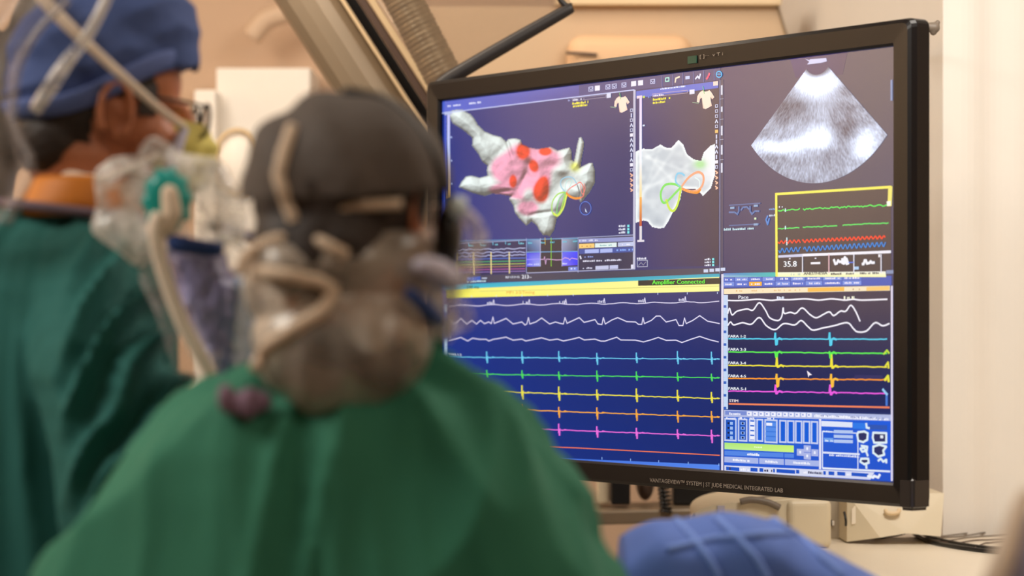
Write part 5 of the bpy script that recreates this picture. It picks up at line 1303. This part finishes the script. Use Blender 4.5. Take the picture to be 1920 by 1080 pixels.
# glasses
gl = [M1 @ Vector(v) for v in ((-.0, -.083, .022), (.05, -.080, .024), (.095, -.074, .022), (.112, -.066, .020))]
tube('glasses_temple', gl, .0022, M['black'], p1_, 8, 1, 3)
for s in (-1, 1):
    ring = [M1 @ Vector((.118 - .06 * (abs(s * .034 + .024 * math.cos(a)) ** 1.2), s * .034 + .026 * math.cos(a), .008 + .019 * math.sin(a))) for a in np.linspace(0, 2 * math.pi, 25)]
    bm = bmesh.new(); add_tube(bm, ring, .0024, 8, cap=False); o = bm_obj('glasses_rim', bm, M['black'], p1_, True); gr_ = o
    bm = bmesh.new(); f = bm.faces.new([bm.verts.new(p) for p in ring[:-1]]); bmesh.ops.solidify(bm, geom=[f], thickness=.0015); bm_obj('glasses_lens', bm, M['lens'], gr_)
gl2 = [M1 @ Vector(v) for v in ((-.0, .083, .022), (.05, .080, .024), (.095, .074, .022), (.112, .066, .020))]
tube('glasses_temple', gl2, .0022, M['black'], p1_, 8, 1, 3)
# yellow mask with pale side, its ties
def mask1(bm):
    put_ball(bm, (.085, 0, -.042), (.047, .058, .054), M1); put_ball(bm, (.112, 0, -.038), (.032, .038, .044), M1)
me = organic('face_mask', [], .0035, 2, mask1, lambda co, no: .002 * np.sin(co[:, 2] * 260)); T_m1 = bvh(me); fm1 = link('face_mask', me, M['yellow'], p1_, True)
o = tube('mask_edge', [M1 @ Vector(v) for v in ((.088, -.056, -.006), (.078, -.061, -.035), (.074, -.058, -.062), (.07, -.05, -.085))], [.005, .008, .008, .005], M['mask'], fm1, 10)
tie = [at(345, 238, 2.885), at(300, 205, 2.862), at(240, 152, 2.845), at(180, 98, 2.845), at(130, 50, 2.85), at(84, 2, 2.87), at(60, -40, 2.93)]
tube('mask_tie', tie, [.0045, .005, .006, .008, .0085], M['strap'], fm1, 10)
tube('mask_tie', [at(62, 318, 2.98), at(90, 322, 2.935), at(130, 328, 2.908), at(170, 336, 2.90), at(215, 330, 2.90), at(300, 290, 2.90)], [.004, .006, .0065, .0065, .005, .004], M['strap'], fm1, 10)
# orange thyroid collar around the neck
bm = bmesh.new(); rings = []
for (z, rx, ry) in ((1.634, .062, .074), (1.628, .065, .077), (1.606, .074, .082), (1.585, .082, .086), (1.585, .074, .080), (1.630, .056, .068)):
    rings.append([bm.verts.new((at(160, 0, 2.95).x + (1.634 - z) * -.25 + rx * math.cos(2 * math.pi * k / 32), 2.965 + ry * math.sin(2 * math.pi * k / 32), z)) for k in range(32)])
for a, b in zip(rings, rings[1:] + rings[:1]):
    for k in range(32): bm.faces.new((a[k], a[(k + 1) % 32], b[(k + 1) % 32], b[k]))
o = bm_obj('thyroid_collar', bm, M['orange'], p1_, True)
bm = bmesh.new(); P = [Vector((at(142, 0, 2.95).x + .098 * math.cos(a), 2.965 + .098 * math.sin(a), 1.588 - .012 * math.cos(a) + .004)) for a in np.linspace(0, 2 * math.pi, 33)]
add_tube(bm, P, .006, 10, cap=False); o = bm_obj('undershirt_neckline', bm, mat('mauve_grey_knit', (112, 92, 104), .8), p1_, True)

# ===== things covered in clear plastic between the two people =================
def px_shell(name, outline, Y, depth, m, parent, disp=.008, voxel=.005, sc=40, smooth=2, label=None):
    """plump crumpled bag: traced outline given a rounded front and back"""
    P = [at(x, y, Y) for x, y in outline]; c = sum(P, Vector()) / len(P)
    bm0 = bmesh.new(); f = [bm0.verts.new(p + Vector((0, -depth * .35, 0))) for p in P]; b = [bm0.verts.new(p + Vector((0, depth * .35, 0))) for p in P]
    fi = [bm0.verts.new(p.lerp(c, .35) + Vector((0, -depth, 0))) for p in P]; bi = [bm0.verts.new(p.lerp(c, .35) + Vector((0, depth, 0))) for p in P]
    n = len(P)
    for A, B in ((f, fi), (b, f), (bi, b)):
        for i in range(n): bm0.faces.new((A[i], A[(i + 1) % n], B[(i + 1) % n], B[i]))
    bm0.faces.new(fi); bm0.faces.new(bi[::-1]); bmesh.ops.recalc_face_normals(bm0, faces=bm0.faces[:])
    t = bpy.data.meshes.new('t'); bm0.to_mesh(t); bm0.free()
    o = bpy.data.objects.new('t', t); COL.objects.link(o); r = o.modifiers.new('r', 'REMESH'); r.mode = 'VOXEL'; r.voxel_size = voxel
    s = o.modifiers.new('s', 'SMOOTH'); s.iterations = smooth * 2
    me = evaluated(o); bpy.data.objects.remove(o)
    for v in me.vertices:
        q = v.co * sc; d = noise.noise(q) + .5 * noise.noise(q * 2.3); rg = 1 - abs(noise.noise(q * .8 + Vector((9, 3, 5)))) * 2
        v.co += v.normal * disp * (d * .6 + rg * .5)
    ob = link(name, me, m, parent, True)
    if label: ob['label'] = label
    return ob
bg = empty('bagged_handle', at(320, 560, 2.76), 'equipment handle with teal knob inside a crumpled clear plastic bag before the teal gown', 'equipment')
px_shell('clear_bag', [(186, 328), (214, 300), (262, 300), (284, 258), (300, 262), (330, 292), (400, 300), (432, 325), (452, 372), (462, 430), (452, 470), (430, 450), (400, 480), (300, 470), (262, 500), (215, 465), (180, 430), (186, 380)], 2.76, .032, M['bag'], bg, .012, .0045, 17)
# teal knurled knob
kc = at(312, 375, 2.716)
bm = bmesh.new(); n = 40; prof = [(.0, -.004), (.020, -.004), (.0265, -.001), (.0285, .006), (.0285, .014), (.0, .016)]
rows = []
for r_, y in prof:
    rows.append([bm.verts.new(kc + Vector(((r_ * (1 + (.06 if k % 4 < 2 else -.06) * (r_ > .02))) * math.cos(2 * math.pi * k / n) * .95, y, r_ * (1 + (.06 if k % 4 < 2 else -.06) * (r_ > .02)) * 1.25 * math.sin(2 * math.pi * k / n)))) for k in range(n)])
for a, b in zip(rows, rows[1:]):
    for k in range(n): bm.faces.new((a[k], a[(k + 1) % n], b[(k + 1) % n], b[k]))
kb = bm_obj('knob', bm, M['teal'], bg)
me = organic('grip', [[(*at(318, 362, 2.700), .010), (*at(322, 400, 2.70), .012), (*at(312, 430, 2.70), .010)]], .003, 2); link('grip', me, M['strap_tan'], kb, True)
tube('rod', [at(300, 400, 2.695), at(292, 430, 2.695), at(304, 500, 2.70), at(340, 600, 2.70), at(372, 660, 2.70), at(396, 704, 2.70)], [.008, .009, .0085, .0085, .0085, .007], M['strap'], bg, 12)
bx = px_shell('lower_film', [(262, 470), (305, 470), (330, 560), (400, 700), (380, 715), (330, 700), (290, 580), (262, 520)], 2.77, .012, M['bag_thin'], bg, .004, .004, 40)
me = px_shell('strap_band', [(308, 432), (330, 440), (392, 452), (422, 455), (416, 482), (380, 480), (330, 474), (314, 466)], 2.725, .008, M['blue'], bg, .001, .003)
px_shell('blue_sheath', [(316, 462), (360, 470), (416, 478), (438, 520), (440, 580), (432, 640), (425, 700), (405, 712), (385, 660), (352, 590), (330, 520)], 2.755, .022, M['sheath'], bg, .008, .004, 44)
px_shell('probe_body', [(330, 478), (410, 484), (424, 560), (415, 660), (395, 660), (350, 560)], 2.765, .008, M['lavender'], bg, .002, .004, 44)
px_shell('crumpled_film', [(416, 540), (438, 500), (470, 540), (492, 580), (486, 640), (478, 700), (440, 712), (418, 700), (424, 620)], 2.765, .018, clear_mat('pale_blue_film', (150, 180, 220), .6, .08, .9, 60), bg, .010, .0035, 60)
tube('hanger', [at(400, 420, 2.79), at(455, 440, 2.95), at(560, 480, 3.2), Vector((-.2, 3.3, 1.45)), Vector((-.2, 3.3, 1.2)), Vector((-.2, 3.3, .02))], .008, M['steel'], bg, 10)
bm = bmesh.new(); q = Vector((-.2, 3.3, .0)); add_tube(bm, [q, q + Vector((0, 0, .025))], .11, 24); bm_obj('base', bm, M['steel'], bg)

# hanging plastic sheet at the far left and the dark lamp head behind it
hd = empty('plastic_curtain', at(20, 0, 2.7), 'clear plastic sheet hanging at the left edge behind the blue cap', 'plastic sheet')
def sheet():
    bm = bmesh.new(); V = []; nx, nz = 26, 44
    for i in range(nz + 1):
        row = []
        for j in range(nx + 1):
            u = j / nx; v = i / nz; py = -180 + v * 600
            xr = np.interp(py, [-180, 0, 60, 130, 230, 300, 350, 420], [170, 130, 70, 34, 30, 62, 50, 10])
            px = -140 + (xr + 140) * u
            p = at(px, py, 2.80); p.y += .012 * math.sin(u * 15 + v * 3) + .01 * noise.noise(Vector((u * 6, v * 9, 2))); row.append(bm.verts.new(p))
        V.append(row)
    for a, b in zip(V, V[1:]):
        for j in range(nx): bm.faces.new((a[j], a[j + 1], b[j + 1], b[j]))
    bmesh.ops.solidify(bm, geom=bm.faces[:], thickness=.001)
    bm_obj('film', bm, M['sheet'], hd, True)
sheet()
edge = [at(*p, 2.795) for p in ((130, 0), (72, 58), (36, 130), (28, 230), (60, 300), (52, 350), (14, 420))]
tube('hem', edge, .004, M['sheet'], hd, 8)
tube('hem_tape', [at(204, -10, 2.80), at(165, 65, 2.80), at(128, 112, 2.80), at(88, 172, 2.80), at(66, 206, 2.81)], [.006, .007, .009, .008], M['bag'], hd, 10)
tube('hanging_rail', [at(-160, -182, 2.8), at(260, -182, 2.8)], .01, M['steel'], hd, n=1)
for px in (-120, 220): tube('rail_drop', [at(px, -182, 2.8), Vector((at(px, 0, 2.8).x, 2.8, 2.99))], .006, M['steel'], hd, n=1)
lh = empty('lamp_head', at(120, 0, 3.4), 'dark grey-brown equipment head above the blue cap at the left', 'lamp')
me = organic('housing', [(*at(110, 60, 3.45), .070, .06, .075), (*at(150, -20, 3.45), .08, .06, .08), (*at(20, 190, 3.45), .05, .06, .10), (*at(-60, 260, 3.45), .07, .06, .2)], .008, 2); link('housing', me, mat('taupe_shell', (98, 88, 80), .5, noise_amt=.05), lh, True)
tube('arm', [at(150, -60, 3.45), Vector((at(150, 0, 3.45).x, 3.45, 2.99))], .02, M['steel'], lh, n=1)

# ===== blue draped table bottom right, pale covered thing in the corner =======
def draped(name, top_px, Y0, depthY, m, label, cat, x0, x1, amp=.012, zlow=.35, seams=()):
    """cloth laid over a long shape: rounded ridge running away from the viewer, falling to both sides"""
    xs = np.linspace(x0, x1, 90); nv = 70
    bm = bmesh.new(); V = []
    for i, px in enumerate(xs):
        row = []; zt = 1.5 - (np.interp(px, [p[0] for p in top_px], [p[1] for p in top_px]) - 540) / F * Y0
        X = (px - 960) / F * Y0
        for j in range(nv):
            s = j / (nv - 1)
            if s < .3: t = s / .3; y = Y0 - depthY; z = zlow + (zt - .05 - zlow) * t
            elif s < .7:
                a = math.pi * (1 - (s - .3) / .4); y = Y0 + depthY * math.cos(a); z = zt - .05 + .05 * math.sin(a) ** .8
            else: t = (s - .7) / .3; y = Y0 + depthY; z = zt - .05 - (zt - .05 - zlow) * t
            q = Vector((X * 9, y * 9, z * 9)); d = noise.noise(q) + .6 * (1 - 2 * abs(noise.noise(q * 1.2 + Vector((4, 2, 7)))))
            d += 0.5 * math.sin(X * 60 + z * 30 + 2 * noise.noise(q * .5))
            sgn = -1 if s < .5 else 1
            p = Vector((X, y + sgn * amp * d * (.6 if .3 < s < .7 else 1), z + (amp * .6 * d if .3 < s < .7 else 0)))
            row.append(bm.verts.new(p))
        V.append(row)
    for a, b in zip(V, V[1:]):
        for j in range(nv - 1): bm.faces.new((a[j], b[j], b[j + 1], a[j + 1]))
    bm.faces.new(V[0]); bm.faces.new(V[-1][::-1])
    bmesh.ops.recalc_face_normals(bm, faces=bm.faces[:])
    return bm
M['drape_seam'] = mat('drape_hem', (116, 146, 220), .8)  # paler blue: highlights on the drape's creases and seams put into colour
root = empty('surgical_drape', at(1400, 1000, 2.95), 'bright blue folded surgical drape along the bottom right of the green gown', 'drape')
bm = draped('cloth', [(1040, 1050), (1120, 1030), (1180, 1002), (1230, 982), (1300, 971), (1400, 968), (1455, 974), (1500, 1006), (1560, 1040), (1630, 1072), (1720, 1120), (1860, 1160)], 2.95, .11, M['drape'], '', '', 1165, 1840, .010, .02)
bm_obj('cloth', bm, M['drape'], root, True)
DT = bvh(root.children[0].data)
for P in ([(1268, 975), (1300, 1010), (1330, 1050), (1350, 1085)], [(1342, 971), (1385, 1010), (1420, 1050), (1440, 1085)], [(1250, 1030), (1340, 1010), (1420, 1003), (1480, 1000)], [(1450, 975), (1500, 1008), (1540, 1045), (1580, 1080)]):
    tube('seam', [on_surface(DT, x, y, .001, 2.86) for x, y in dens(P, 3)], .0045, M['drape_seam'], root, 8, 1, 3)
root = empty('covered_stand', at(1930, 1000, 2.1), 'lavender covered stand with a pale rim, blurred in the bottom right corner', 'stand')
def cover(bm):
    put_chain(bm, [(at(1968, 0, 2.1).x, 2.1, 1.5 - (1010 - 540) / F * 2.1, .03), (at(1960, 0, 2.1).x, 2.1, 1.5 - (1130 - 540) / F * 2.1, .045), (at(1990, 0, 2.1).x, 2.1, .7, .09), (at(1990, 0, 2.1).x, 2.1, .1, .10)])
me = organic('cover', [], .006, 2, cover, lambda co, no: .004 * np.sin(co[:, 0] * 90 + co[:, 2] * 30)); link('cover', me, M['lavender'], root, True)
tube('rim', [at(1925, 925, 2.1), at(1908, 965, 2.09), at(1893, 1010, 2.08), at(1872, 1070, 2.07), at(1845, 1140, 2.07)], [.007, .009, .010, .011, .011], M['strap'], root, 10)
